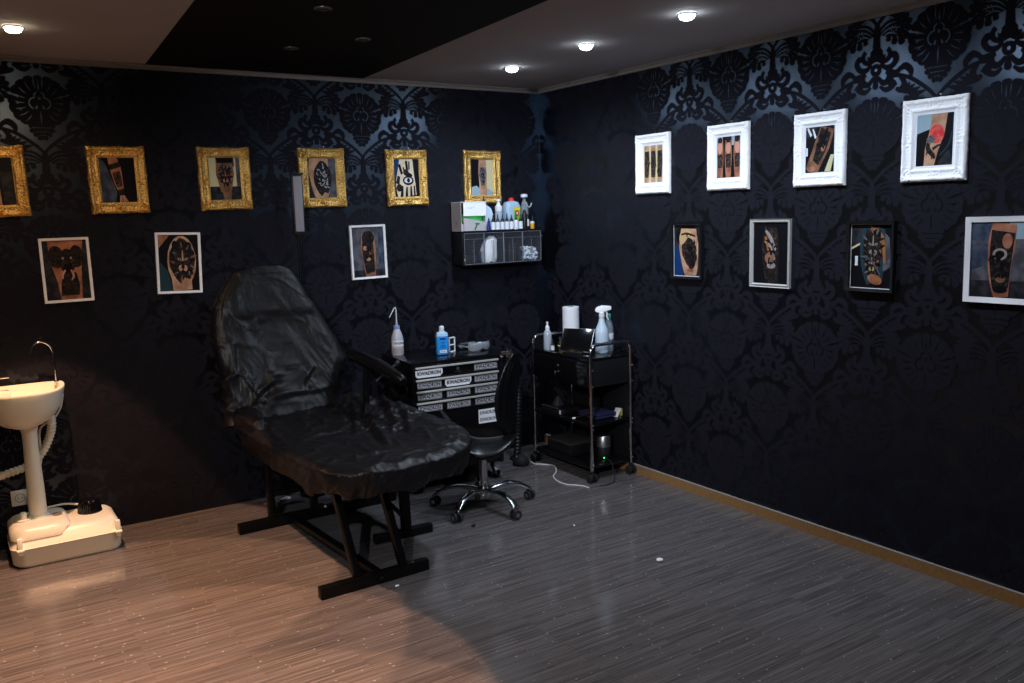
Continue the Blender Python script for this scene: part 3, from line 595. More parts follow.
MB().m(blk_gloss).lathe([(.056, .165), (.056, .19), (.050, .222), (.042, .236), (.0001, .238)], (-3.045, -.17, 0), 36).ring_loft([[(-3.045+(.0575-.4*(z-.17)*.35+.0022*(k_%2))*cos(2*pi*k_/72), -.17+(.0575-.4*(z-.17)*.35+.0022*(k_%2))*sin(2*pi*k_/72), z) for k_ in range(72)] for z in (.168, .172, .215, .22)], cap0=False, cap1=False).build('tank_cap', t, world=True)
MB().m(sinkw).lathe([(.052, .198), (.050, .206), (.042, .215), (.040, .35), (.034, .57), (.035, .63), (.046, .68), (.06, .70)], (-3.282, -.18, 0), 28).build('pedestal', t, world=True)
def dsh(w_, d, z, yb=-.03, n=40, cx=-3.30):
    z -= .028
    o = []
    for i in range(n):
        a = 2*pi*i/n; ca, sa = cos(a), sin(a); k = 2/2.6
        x = w_*(abs(ca)**k)*(1 if ca > 0 else -1)
        y = (d*(abs(sa)**(2/2.2)) if sa < 0 else .055*(abs(sa)**.5))
        yy = yb-.055+(y if sa >= 0 else -y)
        o.append((cx+x, yy, z))
    return o
mb = MB().m(sinkw)
mb.ring_loft([dsh(.055, .12, .70, -.10), dsh(.10, .17, .712, -.07), dsh(.15, .23, .745, -.045), dsh(.18, .265, .79, -.035), dsh(.195, .285, .845, -.03), dsh(.202, .292, .872, -.028), dsh(.203, .294, .882, -.027), dsh(.198, .288, .886, -.03),
              dsh(.180, .262, .883, -.045), dsh(.172, .252, .86, -.05), dsh(.15, .22, .81, -.06), dsh(.09, .15, .775, -.08), dsh(.02, .04, .77, -.15)]).build('basin', t, world=True, sharp=60)
MB().m(sinkw).box((-3.44, -.10, .79), (-3.34, -.05, .845), .01).build('soap_ledge', t, world=True)
MB().m(chrome).tube([(-3.13, -.085, .84), (-3.13, -.085, .96), (-3.132, -.085, 1.01), (-3.147, -.087, 1.05), (-3.18, -.09, 1.072), (-3.215, -.093, 1.062), (-3.238, -.096, 1.026), (-3.242, -.097, 1.014)], .0048, 10, smooth=5).lathe([(.012, .845), (.012, .862), (.006, .868)], (-3.13, -.085, 0), 16).build('gooseneck_tap', t, world=True)
MB().m(chrome).tube([(-3.42, -.10, .85), (-3.42, -.10, .905)], .009, 12).tube([(-3.43, -.10, .91), (-3.34, -.12, .915)], .0055, 10).build('pump_lever', t, world=True)
hp = catmull([Vector(p) for p in [(-3.19, -.15, .74), (-3.175, -.13, .66), (-3.19, -.10, .58), (-3.23, -.085, .50), (-3.29, -.08, .445), (-3.38, -.08, .42), (-3.48, -.085, .40), (-3.58, -.09, .385)]], 14)
MB().m(whitep if False else sinkw).tube(hp, [.019+.0035*(i % 3 == 0)-.002*(i % 3 == 1) for i in range(len(hp))], 12).build('corrugated_hose', t, world=True, sharp=80)
MB().m(sinkw).tube([(-3.11, -.12, .80), (-3.13, -.11, .72), (-3.17, -.10, .665), (-3.23, -.095, .62), (-3.24, -.09, .45), (-3.31, -.10, .30), (-3.315, -.09, .24), (-3.26, -.09, .21), (-3.15, -.07, .205), (-3.06, -.10, .19)], .0055, 8, smooth=6).build('water_tube', t, world=True)
t = thing('wall_socket', 'cream wall power socket low on back wall behind the basin pedestal', 'socket', (-3.346, -.001, .262))
MB().m(sinkw).box((-.041, -.009, -.041), (.041, 0, .041), .004).build('cover_plate', t)
MB().m(mat('socket_well', (.42, .38, .30), .5)).lathe([(.024, 0), (.024, .003), (.020, .0035), (.018, -.004), (.0001, -.004)], M=Matrix.Translation((0, -.0075, 0)) @ Matrix.Rotation(R(90), 4, 'X'), n=24, cap0=False, cap1=False).build('socket_well', t)
MB().m(blk_plastic).lathe([(.0028, 0), (.0028, .005)], M=Matrix.Translation((-.0095, -.0085, 0)) @ Matrix.Rotation(R(90), 4, 'X'), n=10).lathe([(.0028, 0), (.0028, .005)], M=Matrix.Translation((.0095, -.0085, 0)) @ Matrix.Rotation(R(90), 4, 'X'), n=10).build('pin_hole', t)

# ------------------------------------------------------------------ film-covered tattoo chair
t = thing('tattoo_chair', 'reclining tattoo chair draped in wrinkled black plastic film', 'chair', (-2.0, -1.0, 0))
def crease(p, a=1.0):
    v = Vector(p); q = v+Vector((noise.noise(v*3), noise.noise(v*3+Vector((5, 0, 0))), 0))*.12
    n1 = 1-abs(noise.noise(q*7.0))*2; n2 = 1-abs(noise.noise(q*15+Vector((3, 3, 3))))*2; n3 = 1-abs(noise.noise(q*31+Vector((7, 1, 3))))*2
    return a*(.008*max(n1, 0)**5+.0035*max(n2, 0)**5+.0010*max(n3, 0)**4)
def folds(p, L):
    h = 0
    for (a, b), am, wd in L:
        ax, ay = a; bx_, by_ = b; dx, dy = bx_-ax, by_-ay; l2 = dx*dx+dy*dy; t_ = max(0, min(1, ((p[0]-ax)*dx+(p[1]-ay)*dy)/l2))
        bend = .018*sin(t_*pi)+.006*sin(t_*7)
        L_ = sqrt(l2); qx, qy = ax+dx*t_-dy/L_*bend, ay+dy*t_+dx/L_*bend; d2 = (p[0]-qx)**2+(p[1]-qy)**2
        sd_ = ((p[0]-qx)*-dy+(p[1]-qy)*dx)/L_
        h += .65*am*(exp(-d2/wd**2)*(.35+.65*sin(pi*(.12+.76*t_)))-.45*exp(-((sd_+wd*1.6)**2+(d2-sd_**2))/(wd*1.3)**2))
    return h
BACKF = [(((-2.15, .75), (-1.97, .865)), .022, .016), (((-2.22, .685), (-2.07, .79)), .020, .015), (((-1.936, .72), (-1.868, .82)), .018, .014), (((-2.14, 1.05), (-2.06, 1.16)), .014, .016),
         (((-2.305, .66), (-2.285, .98)), .020, .018), (((-2.18, .68), (-1.80, .70)), .014, .014), (((-1.82, .80), (-1.96, 1.04)), .010, .020), (((-2.20, 1.02), (-2.22, 1.28)), .008, .02), (((-2.10, .92), (-2.02, .98)), .014, .012), (((-1.76, .90), (-1.84, 1.1)), .010, .014)]
SEATF = [(((-1.64, -0.4), (-1.86, -1.3)), 0.024, 0.02), (((-1.78, -0.8), (-1.88, -1.36)), 0.022, 0.018), (((-1.51, -0.45), (-1.7, -1.08)), 0.026, 0.022), (((-1.56, -0.85), (-1.7, -1.24)), 0.022, 0.018), (((-1.78, -1.21), (-1.66, -1.12)), 0.016, 0.014), (((-1.7, -0.5), (-1.93, -1.1)), 0.018, 0.018), (((-2.2, -1.08), (-1.91, -0.93)), 0.01, 0.02), (((-2.1, -1.5), (-1.75, -1.56)), 0.01, 0.018), (((-1.93, -1.6), (-1.6, -1.6)), 0.01, 0.016), (((-1.62, -1.38), (-1.5, -1.42)), 0.012, 0.012), (((-2.25, -0.5), (-2.28, -1.0)), 0.012, 0.018)]
out = [(-2.30, -.30), (-2.335, -.60), (-2.345, -.94), (-2.335, -1.30), (-2.315, -1.50), (-2.27, -1.64), (-2.19, -1.715), (-2.09, -1.745), (-1.95, -1.745), (-1.82, -1.735), (-1.67, -1.69), (-1.545, -1.58), (-1.475, -1.40), (-1.455, -1.16), (-1.475, -.95), (-1.50, -.66), (-1.60, -.38), (-1.72, -.27), (-2.0, -.25), (-2.2, -.25)]
OL = catmull([Vector((*p, 0)) for p in out], 18, True); cen = Vector((-1.90, -1.02, 0))
mb = MB().m(foil); rings = []
SH = [i/60 for i in range(1, 61)]
for k_ in SH:
    rg = []
    for i, p in enumerate(OL):
        q = cen+(p-cen)*k_
        edge = max(0, (k_-.90)/.10); z = .598-.022*edge**2-.018*(1-k_)**.5*.8
        d = Vector((q.x-(-1.60), q.y-(-.62), 0)).length
        z += crease((q.x, q.y, 0), 1.0+2.6*exp(-(d/.36)**2))+(.028*exp(-((q.x+1.56)/.13)**2) if q.y > -1.45 else .028*exp(-((q.x+1.56)/.13)**2)*max(0, 1-(-1.45-q.y)/.25))
        z += .02*exp(-((q.y+.36)/.08)**2)+folds((q.x, q.y), SEATF)
        rg.append((q.x, q.y, z))
    rings.append(rg)
NS = 16
for s_ in range(1, NS+1):
    f = s_/NS; rg = []
    for i, p in enumerate(OL):
        a = 2*pi*i/len(OL); dirv = (p-cen).normalized()
        hem = .452+.012*sin(a*9)+.016*noise.noise(Vector((a*6, 0, 0)))+.012*(p.y < -1.5)
        top = rings[len(SH)-1][i][2]
        fold = f*(.010*sin(a*13+3*sin(a*4)+f*2)+.018*noise.noise(Vector((a*7, f*.6, 2))))+.006*noise.noise(Vector((a*26+f*4, f*2, 2)))
        o_ = .012*sin(f*pi)-.035*f+fold+crease((p.x*1.2+p.y, f*.3+p.y*.3, p.y), .7)
        rg.append((p.x+dirv.x*o_, p.y+dirv.y*o_, top+(hem-top)*f))
    rings.append(rg)
mb.ring_loft(rings, cap1=False).build('seat_cover', t, world=True, sharp=80, recalc=True)
MB().m(blk_plastic).ring_loft([[tuple(cen+(p-cen)*k_+Vector((0, 0, z_))) for p in OL[::4]] for k_, z_ in ((.86, .47), (.93, .49), (.93, .55), (.88, .562))]).build('seat_pad', t, world=True, sharp=50)
# backrest: sections along the recline direction
P0 = Vector((0, -.46, .60)); vv = Vector((0, .24, .70)).normalized(); nb = Vector((0, -vv.z, vv.y))   # nb points towards the sitter
sec = [(-.02, -2.365, -1.70, .15), (.07, -2.36, -1.735, .16), (.15, -2.35, -1.71, .16), (.23, -2.35, -1.672, .16), (.29, -2.355, -1.645, .16), (.40, -2.365, -1.682, .15), (.50, -2.37, -1.725, .15), (.58, -2.36, -1.762, .14), (.66, -2.335, -1.805, .13), (.74, -2.285, -1.835, .12), (.79, -2.245, -1.862, .11), (.82, -2.215, -1.885, .09), (.838, -2.15, -1.93, .04)]
SV = catmull([Vector((a, b, c)) for a, b, c, d in sec], 9); TH = catmull([Vector((d, 0, 0)) for a, b, c, d in sec], 9)
rings = []; NN = 220
for s_, th in zip(SV, TH):
    cx = (s_.y+s_.z)/2; hw = (s_.z-s_.y)/2; rg = []; dep = max(th.x, .012)
    for j in range(NN):
        a = 2*pi*j/NN; ca, sa = cos(a), sin(a); ex = 2/4.2
        x = hw*(abs(ca)**ex)*(1 if ca > 0 else -1); yy = dep/2*(abs(sa)**ex)*(1 if sa > 0 else -1)
        front = max(0, sa)
        p = P0+vv*s_.x+Vector((cx+x, 0, 0))+nb*(yy-dep/2)
        # slack hollow in the middle, pad edge ridges, creases
        d_ = crease((p.x+.35*p.z, p.z*.6, 1.3), .45+2.2*exp(-((s_.x-.14)/.13)**2)+.9*exp(-((p.x+2.33)/.08)**2))
        hol = -.022*front*max(0, 1-(x/hw/.86)**2)*(sin(min(max(s_.x, 0)/.8, 1)*pi))**.6
        band = .014*front/(1+exp(-(s_.x-.56)/.012))*(1 if abs(x) < hw*.86 else .3)
        p += nb*(hol+band+(d_+folds((p.x, p.z), BACKF))*front)-nb*(d_*.6 if sa < -.1 else 0)+Vector((1 if ca > 0 else -1, 0, 0))*(d_*1.3 if abs(ca) > .75 else 0)
        p.y = min(p.y, -.025)
        rg.append(tuple(p))
    rings.append(rg)
MB().m(foil).ring_loft(rings, cap0=True, cap1=True).build('backrest_cover', t, world=True, sharp=80)
mb = MB().m(foil)   # gathered film at left where backrest meets seat
rg = []
for i in range(18):
    f = i/17; r_ = .055+.02*sin(f*pi); rr = []
    for j in range(40):
        a = 2*pi*j/40; k = r_*(1+.25*noise.noise(Vector((cos(a)*3, sin(a)*3, f*5))))
        rr.append((-2.285+.05*f*0+k*cos(a)*.9, -.30-.42*f+k*sin(a)*.35*0+.0, .60-.12*f*0+k*sin(a)*1.1-.02*f))
    rg.append(rr)
mb.ring_loft(rg).build('gathered_film', t, world=True, sharp=80)
# steel frame
fr = lambda n_, p, q, w_=.045, h_=.045: MB().m(blk_metal).bar(p, q, w_, h_).build(n_, t, world=True)
fr('foot_bar', (-2.325, -1.56, .028), (-1.785, -1.545, .028), .04, .055)
fr('foot_bar', (-2.385, -.53, .028), (-1.46, -.515, .028), .045, .055)
fr('foot_bar', (-1.86, -1.10, .024), (-1.535, -1.115, .024), .04, .045)
fr('base_rail', (-2.09, -.53, .03), (-2.03, -1.55, .03), .04, .04)
fr('leg', (-2.14, -1.55, .05), (-2.16, -1.36, .45), .035, .035)
fr('leg', (-1.915, -1.55, .05), (-1.93, -1.36, .45), .035, .035)
fr('leg', (-2.20, -.53, .05), (-2.20, -.50, .46), .04, .04)
fr('leg', (-1.96, -.53, .05), (-1.97, -.50, .46), .04, .04)
fr('leg', (-1.68, -1.11, .045), (-1.68, -1.09, .46), .05, .035)
fr('under_frame', (-2.18, -.50, .45), (-2.18, -1.5, .455), .035, .035)
fr('under_frame', (-1.93, -.50, .45), (-1.93, -1.5, .455), .035, .035)
fr('cross_bar', (-2.2, -.515, .18), (-1.96, -.515, .18), .03, .03)
fr('brace', (-1.90, -1.10, .36), (-1.70, -1.11, .12), .022, .022)
fr('brace', (-1.70, -.55, .06), (-1.78, -1.05, .44), .02, .02)
MB().m(chrome_r).tube([(-2.02, -1.38, .36), (-1.98, -1.37, .42), (-1.84, -1.36, .43), (-1.78, -1.36, .41)], .006, 8, smooth=4).build('release_lever', t, world=True)
MB().m(mat('brass_bolt', (.55, .42, .2), .35, metal=.8)).lathe([(.009, 0), (.009, .006), (.004, .010)], M=Matrix.Translation((-1.9, -.54, .055)) @ Matrix.Rotation(R(90), 4, 'X'), n=8).build('bolt', t, world=True)
MB().m(blk_plastic).lathe([(.010, 0), (.010, .003), (.0001, .005)], M=Matrix.Translation((-2.035, -1.575, .03)) @ Matrix.Rotation(R(90), 4, 'X'), n=14).build('bolt', t, world=True)
# armrest at the right side
MB().m(leather).tube([(-1.66, -.42, .885), (-1.655, -.47, .885), (-1.64, -.72, .86), (-1.62, -.98, .812), (-1.617, -1.02, .80)], [.028, .038, .040, .034, .014], 18, smooth=5).build('armrest', t, world=True, sharp=60)
fr('armrest_post', (-1.66, -.62, .57), (-1.65, -.64, .85), .03, .03)
MB().m(blk_plastic).tube([(-1.70, -.86, .79), (-1.56, -.84, .87)], .008, 8).sphere((-1.56, -.84, .87), .016).build('clamp_lever', t, world=True)

# ------------------------------------------------------------------ tool cabinet
t = thing('tool_cabinet', 'black drawer cabinet with aluminium trims and lettered silver badges', 'cabinet', (-1.006, -.312, 0), R(-3.5))
mb = MB().m(blk_gloss).box((-.305, -.235, .775), (.305, .235, .80), .006).box((-.30, -.212, .11), (.30, .23, .778), .004).box((-.30, -.23, .11), (-.275, -.2, .778), .003).box((.275, -.23, .11), (.30, -.2, .778), .003)
mb.build('body', t)
mb = MB().m(blk_plastic)
for z0 in (.62, .42, .22): mb.ring_loft([[(x_, (.12+r_)*cos(a)-.02, z0+.0+(.055+r_*.6)*sin(a)) for a in [2*pi*i/24 for i in range(24)]] for x_, r_ in ((-.300, .02), (-.306, .018), (-.308, 0), (-.304, -.012), (-.300, -.02))])
mb.build('embossed_side_panel', t)
def badge(parent, x, z, filled, sticker=False):
    mb = MB()
    if filled:
        mb.m(label_w).prism([(x-.088, z+.020), (x-.088, z-.010), (x-.076, z-.024), (x+.072, z-.024), (x+.088, z-.006), (x+.088, z+.022)], 1, -.2326, -.2312); tw = .152
    else:
        mb.m(label_g).box((x-.078, -.2322, z-.018), (x+.078, -.2312, z+.018)).m(ink_t).box((x-.0765, -.2325, z-.0165), (x+.0765, -.2318, z+.0165)).m(label_g).box((x-.073, -.2329, z-.0125), (x+.073, -.2322, z+.0125)); tw = .136
    mb.m(ink_t); add_text(mb, 'KWADRON', (x, -.2333, z), .029, tw, .0014)
    return mb.build('badge', parent, smooth=False, recalc=False)
for k_, (z0, z1) in enumerate(((.701, .772), (.631, .697), (.562, .627), (.487, .558))):
    d = MB().m(blk_gloss).box((-.274, -.231, z0), (.274, -.20, z1), .003).build('drawer', t)
    MB().m(alu).box((-.277, -.243, z1-.014), (.277, -.229, z1-.002), .003).build('pull_trim', d)
    zc = (z0+z1-.014)/2
    badge(d, -.19, zc, k_ == 0); badge(d, .19, zc, False)
    if k_: badge(d, .0, zc, k_ == 1)
    else: MB().m(chrome_r).lathe([(.010, 0), (.010, .006), (.004, .007)], M=Matrix.Translation((0.0, -.230, zc+.006)) @ Matrix.Rotation(R(90), 4, 'X'), n=18).box((-.022, -.232, zc-.012), (.022, -.2305, zc-.009)).build('drawer_lock', d)
d = MB().m(blk_gloss).box((-.274, -.231, .13), (.274, -.20, .482), .003).build('lower_door', t)
mb = MB().m(label_w).box((.13, -.2335, .375), (.262, -.2312, .462)).m(ink_t)
add_text(mb, 'KWADRON', (.196, -.234, .440), .03, .112, .001); add_text(mb, 'KWADRON', (.196, -.234, .397), .03, .112, .001); mb.build('sticker', d, smooth=False, recalc=False)
for x, y in ((-.26, -.19), (.265, -.19), (-.26, .18), (.26, .18)):
    c_ = MB().m(chrome_r).box((x-.022, y-.03, .055), (x+.022, y+.03, .075), .003).box((x-.020, y-.028, .03), (x-.014, y+.022, .072), .002).box((x+.014, y-.028, .03), (x+.020, y+.022, .072), .002).box((x-.035, y-.05, .06), (x+.03, y-.028, .066), .002)
    c_ = c_.box((x-.03, y-.03, .07), (x+.03, y+.03, .112), .003).build('caster', t)
    MB().m(rubber).lathe([(.020, -.012), (.03, -.010), (.03, .010), (.020, .012)], M=Matrix.Translation((x, y, .030)) @ Matrix.Rotation(R(90), 4, 'Y'), n=22).build('wheel', c_)

# things on the cabinet
Z = .8008
t = thing('wash_bottle', 'squeeze wash bottle with bent spout on left end of tool cabinet', 'bottle', (-1.242, -.185, Z))
MB().m(mat('frosted_squeeze_plastic', (.42, .44, .50), .3)).lathe([(.034, 0), (.037, .006), (.037, .10), (.033, .125), (.020, .160), (.016, .165)], n=24).build('bottle_body', t)
MB().m(mat('pinkish_liquid', (.34, .28, .31), .3)).lathe([(.0375, .012), (.0378, .014), (.0378, .045), (.0375, .047)], n=24, cap0=False, cap1=False).build('liquid', t)
mb = MB().m(label_w)
mb.ring_loft([[(.0382*cos(R(a)), .0382*sin(R(a)), z) for a in range(190, 345, 8)] for z in (.058, .094)], close=False)
mb.m(ink_t); vs, fs = text_geo('KWADRON', .020, .0006); mb.add([(.0388*sin(v[0]/.052-.05), -.0388*cos(v[0]/.052-.05), .076+v[1]) for v in vs], fs); mb.build('label', t, recalc=False, smooth=False)
MB().m(mat('translucent_blue_cap', (.22, .30, .50), .35)).lathe([(.019, .160), (.019, .182), (.010, .186), (.006, .205)], n=20).build('screw_cap', t)
MB().m(whitep).tube([(0, 0, .18), (0, 0, .27), (-.002, -.001, .292), (-.012, -.006, .296), (-.03, -.012, .275), (-.058, -.024, .240)], [.004, .0035, .003, .003, .0028, .0015], 8, smooth=4).build('spout', t)
t = thing('soap_bottle', 'bright blue liquid bottle with white cap on the tool cabinet', 'bottle', (-1.036, -.385, Z), R(-12))
MB().m(bluep).box((-.038, -.02, 0), (.038, .02, .125), .012, seg=3).build('bottle_body', t)
MB().m(clearp if False else mat('empty_upper_plastic', (.35, .55, .75), .25)).ring_loft([rrect(-.038, .038, -.02, .02, .012, .118), rrect(-.034, .034, -.018, .018, .012, .138), rrect(-.015, .015, -.013, .013, .011, .150)]).build('bottle_shoulder', t)
MB().m(whitep).lathe([(.015, .148), (.016, .15), (.015, .178), (.012, .181)], n=24).build('screw_cap', t)
mb = MB().m(navyp).box((-.018, -.0208, .098), (.018, -.0202, .108)).box((-.012, -.0208, .060), (.012, -.0202, .064)).box((-.015, -.0208, .050), (.015, -.0202, .053)).box((-.010, -.0208, .078), (.010, -.0202, .082)).m(label_w).box((-.022, -.0208, .016), (.022, -.0202, .034)).m(navyp)
add_text(mb, 'blue', (0, -.0212, .025), .014, .03); mb.build('label_print', t, smooth=False, recalc=False)
t = thing('cartridge_rack', 'small white open plastic holder behind the bright blue bottle', 'holder', (-.935, -.32, Z), R(20))
MB().m(whitep).box((-.03, -.008, 0), (-.022, .008, .095), .002).box((.022, -.008, 0), (.03, .008, .095), .002).box((-.03, -.008, 0), (.03, .008, .008), .002).box((-.03, -.008, .043), (.03, .008, .051), .002).box((-.03, -.008, .087), (.03, .008, .095), .002).build('frame', t)
MB().m(blk_plastic).box((-.022, -.003, .008), (.022, .003, .087)).build('dark_panel', t)
t = thing('safety_goggles', 'clear plastic protective goggles lying at right end of tool cabinet', 'goggles', (-.775, -.36, Z), R(8))
rg = []
for i in range(15):
    a = R(200+i*10); x, y = .085*cos(a), .06*sin(a); nose = .012*exp(-((i-7)/1.3)**2)
    rg.append([(x, y, .006+nose), (x*1.10, y*1.12, .03), (x*1.04, y*1.05, .055), (x*1.0, y*1.0, .057), (x*1.02, y*1.02, .03), (x*.95, y*.95, .008+nose)])
MB().m(clearp).ring_loft(rg).build('lens_shield', t)
MB().m(clearp).tube([(-.08, -.02, .03), (-.10, .03, .035), (-.09, .075, .03), (-.05, .09, .012)], .004, 8, smooth=4).tube([(.08, -.02, .03), (.085, .04, .035), (.07, .085, .025), (.03, .10, .012)], .004, 8, smooth=4).build('temple_arm', t)
t = thing('tattoo_machine', 'black tattoo machine with chrome grip resting at cabinet corner beside goggles', 'tattoo machine', (-.74, -.215, Z), R(-20))
MB().m(blk_plastic).tube([(-.07, 0, .018), (-.02, 0, .02), (.03, 0, .022), (.05, 0, .022)], [.012, .017, .017, .012], 16, smooth=3).build('body', t)
MB().m(chrome).tube([(.05, 0, .022), (.075, 0, .02)], [.011, .013], 16).build('grip', t)
MB().m(blk_plastic).tube([(-.07, 0, .018), (-.12, .02, .012), (-.16, .0, .005), (-.2, -.03, .005)], .0035, 8, smooth=5).build('cord', t)

# ------------------------------------------------------------------ saddle stool
t = thing('saddle_stool', 'black saddle stool with backrest on chrome five star wheeled base', 'stool', (-1.11, -.95, 0), R(-32.7))
def sad(r, a, under=False):
    ca, sa = cos(a), sin(a)
    L = .236 if ca < 0 else .20; W_ = .175-.045*max(0, -ca)**1.2
    x, y = L*r*ca, W_*r*sa
    z = .395+(.185*(x/.232)**2 if x < 0 else .028*(x/.2)**2)-.055*(y/.175)**2*(1 if x > -.1 else .5)
    if under: z -= .012+.068*(1-r**2)**.7
    return (x, y, z)
N_ = 56; rings = []
for r in (.02, .2, .4, .6, .75, .88, .96): rings.append([sad(r, 2*pi*j/N_) for j in range(N_)])
rings.append([tuple(Vector(sad(1, 2*pi*j/N_))-Vector((0, 0, .006))) for j in range(N_)])
for r in (.97, .9, .75, .6, .4, .2, .03): rings.append([sad(r, 2*pi*j/N_, True) for j in range(N_)])
MB().m(leather).ring_loft(rings).build('seat', t, sharp=80)
MB().m(chrome).lathe([(.030, .085), (.030, .15), (.024, .152), (.024, .325)], n=28).build('gas_column', t)
MB().m(blk_plastic).lathe([(.03, .298), (.045, .315), (.055, .335), (.05, .345)], n=24).build('seat_mount', t)
b = MB().m(chrome).lathe([(.036, .055), (.042, .07), (.042, .105), (.034, .12), (.03, .13)], n=28).build('star_base', t)
for k_, A in enumerate((208, 276, 350, 64, 138)):
    a = R(A+32.7); dx, dy = cos(a), sin(a)
    rg = []
    for f in range(15):
        q = f/14; r_ = .03+.265*q; zc = .105+.022*sin(q*pi*.8)-.062*q**3; w_ = .027-.008*q; h_ = .015-.003*q
        rg.append([(dx*r_-dy*w_*cos(c), dy*r_+dx*w_*cos(c), zc+h_*sin(c)) for c in [2*pi*i/14 for i in range(14)]])
    arm = MB().m(chrome).ring_loft(rg).build('base_arm', t, sharp=70)
    cx, cy = dx*.285, dy*.285; ca = a+R(60+25*k_)
    mm = Matrix.Translation((cx, cy, .027)) @ Matrix.Rotation(ca, 4, 'Z')
    cs = MB().m(blk_plastic).lathe([(.008, .02), (.008, .048)], n=10, M=mm).box((-.020, -.008, .012), (.020, .008, .032), .006, M=mm).build('caster', t)
    for sgn in (-1, 1):
        MB().m(rubber).lathe([(.013, -.007), (.026, -.006), (.0275, 0), (.026, .006), (.013, .007)], M=mm @ Matrix.Translation((0, sgn*.016, 0)) @ Matrix.Rotation(R(90), 4, 'X'), n=24).m(chrome_r).lathe([(.012, 0), (.012, .0015), (.008, .002)], M=mm @ Matrix.Translation((0, sgn*.024, 0)) @ Matrix.Rotation(R(-90*sgn), 4, 'X'), n=20).build('wheel', cs)
mb = MB().m(leather); rg = []   # curved backrest pad
for i in range(17):
    q = i/16; z = .40+.465*q; hw = .118*min(1, (sin(pi*min(max(q, .02), .98)))**.35)*(1-.30*q); cx = .15+.055*q-.03*sin(q*pi)
    th = .034*(sin(pi*min(max(q, .03), .97)))**.4
    rg.append([(cx+th*sin(a)+.0*cos(a)+.068*cos(a)*hw/.118, .11+hw*cos(a)*.7, z) for a in [2*pi*j/32 for j in range(32)]])
mb.ring_loft(rg).build('backrest', t, sharp=80)
mb = MB().m(leather)  # two thin ridges shaped in place of the pad's highlight lines
for s_ in (.0, .022): mb.tube([(.118+s_*.6, .045-s_*.2, .50), (.126+s_*.6, .035-s_*.2, .62), (.15+s_*.6, .035-s_*.2, .74), (.178+s_*.6, .045-s_*.2, .82)], .0045, 8, smooth=4)
mb.build('highlight_ridges', t)
MB().m(blk_metal).tube([(.04, .03, .335), (.12, .10, .33), (.165, .14, .40), (.17, .15, .60), (.18, .15, .80), (.16, .12, .875)], .011, 10, smooth=5).build('back_bar', t)
MB().m(chrome).tube([(.12, .07, .875), (.17, .10, .872)], [.012, .014], 14).tube([(.165, .10, .845), (.175, .10, .895)], .016, 16).build('bracket', t)
MB().m(mat('copper_knob', (.55, .35, .2), .3, metal=.9)).sphere((.125, .09, .852), .011).build('adjusting_knob', t)

# ------------------------------------------------------------------ things on the floor between cabinet and trolley
t = thing('corrugated_hose', 'black corrugated hose standing upright between tool cabinet and trolley', 'hose', (-.425, -.255, 0))
hp = [Vector((.0+.02*sin(i/60*2), -.01*i/60, .0+.50*i/60)) for i in range(61)]
MB().m(blk_plastic).tube(hp, [.030 if i % 3 == 0 else .023 for i in range(61)], 18).build('ribbed_tube', t, sharp=80)
MB().m(blk_plastic).lathe([(.05, 0), (.05, .012), (.035, .02)], n=22).build('foot_collar', t)
t = thing('foot_pedal', 'round black foot pedal switch with steel nub on floor by the cabinet', 'foot pedal', (-.478, -.385, 0))
MB().m(rubber).lathe([(.052, 0), (.056, .008), (.054, .028), (.046, .048), (.03, .062), (.0001, .068)], n=30).build('pedal_body', t)
MB().m(chrome).sphere((-.035, .0, .062), .010).build('steel_nub', t)
# ------------------------------------------------------------------ trolley
t = thing('service_trolley', 'black laminate service trolley with chrome end frames and one drawer', 'trolley', (-.195, -.68, 0))
for y in (-.985, -.375):
    x0, x1 = -.352, -.04
    fr_ = MB().m(chrome).tube([(x0, y, .07), (x0, y, .80), (x0+.004, y, .825), (x0+.018, y, .845), (x0+.045, y, .853), (x1-.045, y, .853), (x1-.018, y, .845), (x1-.004, y, .825), (x1, y, .80), (x1, y, .07)], .0115, 14).build('end_frame', t, world=True, sharp=70)
    mb = MB().m(chrome_r)
    for x in (x0, x1):
        for z in (.70, .60, .36, .335, .11):
            mb.lathe([(.006, 0), (.0045, .005), (.0001, .006)], M=Matrix.Translation((x+.006, y-.010, z)) @ Matrix.Rotation(R(90), 4, 'X'), n=10)
    tag(mb.build('bolt_heads', fr_, world=True), kind='stuff')
    for x in (x0, x1):
        c_ = MB().m(blk_plastic).lathe([(.012, .05), (.014, .075)], (x, y, 0), 12).box((x-.012, y-.022, .022), (x+.012, y+.022, .056), .008).build('caster', t, world=True)
        for sg in (-1, 1): MB().m(rubber).lathe([(.012, -.008), (.026, -.006), (.0275, 0), (.026, .006), (.012, .008)], M=Matrix.Translation((x+sg*.020, y, .0275)) @ Matrix.Rotation(R(90), 4, 'Y'), n=22).build('wheel', c_, world=True)
MB().m(blk_gloss).box((-.362, -.975, .752), (-.032, -.385, .770), .003).build('top_board', t, world=True)
MB().m(blk_plastic).box((-.35, -.972, .590), (-.034, -.388, .604), .002).box((-.35, -.972, .600), (-.034, -.958, .754), .002).box((-.35, -.402, .600), (-.034, -.388, .754), .002).box((-.046, -.96, .60), (-.034, -.40, .754), .002).build('drawer_case', t, world=True)
d = MB().m(blk_gloss).box((-.366, -.968, .592), (-.348, -.392, .750), .003).build('drawer', t, world=True)
MB().m(chrome).lathe([(.005, 0), (.007, .012), (.012, .018), (.010, .024)], M=Matrix.Translation((-.366, -.660, .652)) @ Matrix.Rotation(R(-90), 4, 'Y'), n=16).build('knob', d, world=True)
MB().m(chrome_r).lathe([(.009, 0), (.009, .004), (.004, .005)], M=Matrix.Translation((-.366, -.664, .692)) @ Matrix.Rotation(R(-90), 4, 'Y'), n=16).build('drawer_lock', d, world=True)
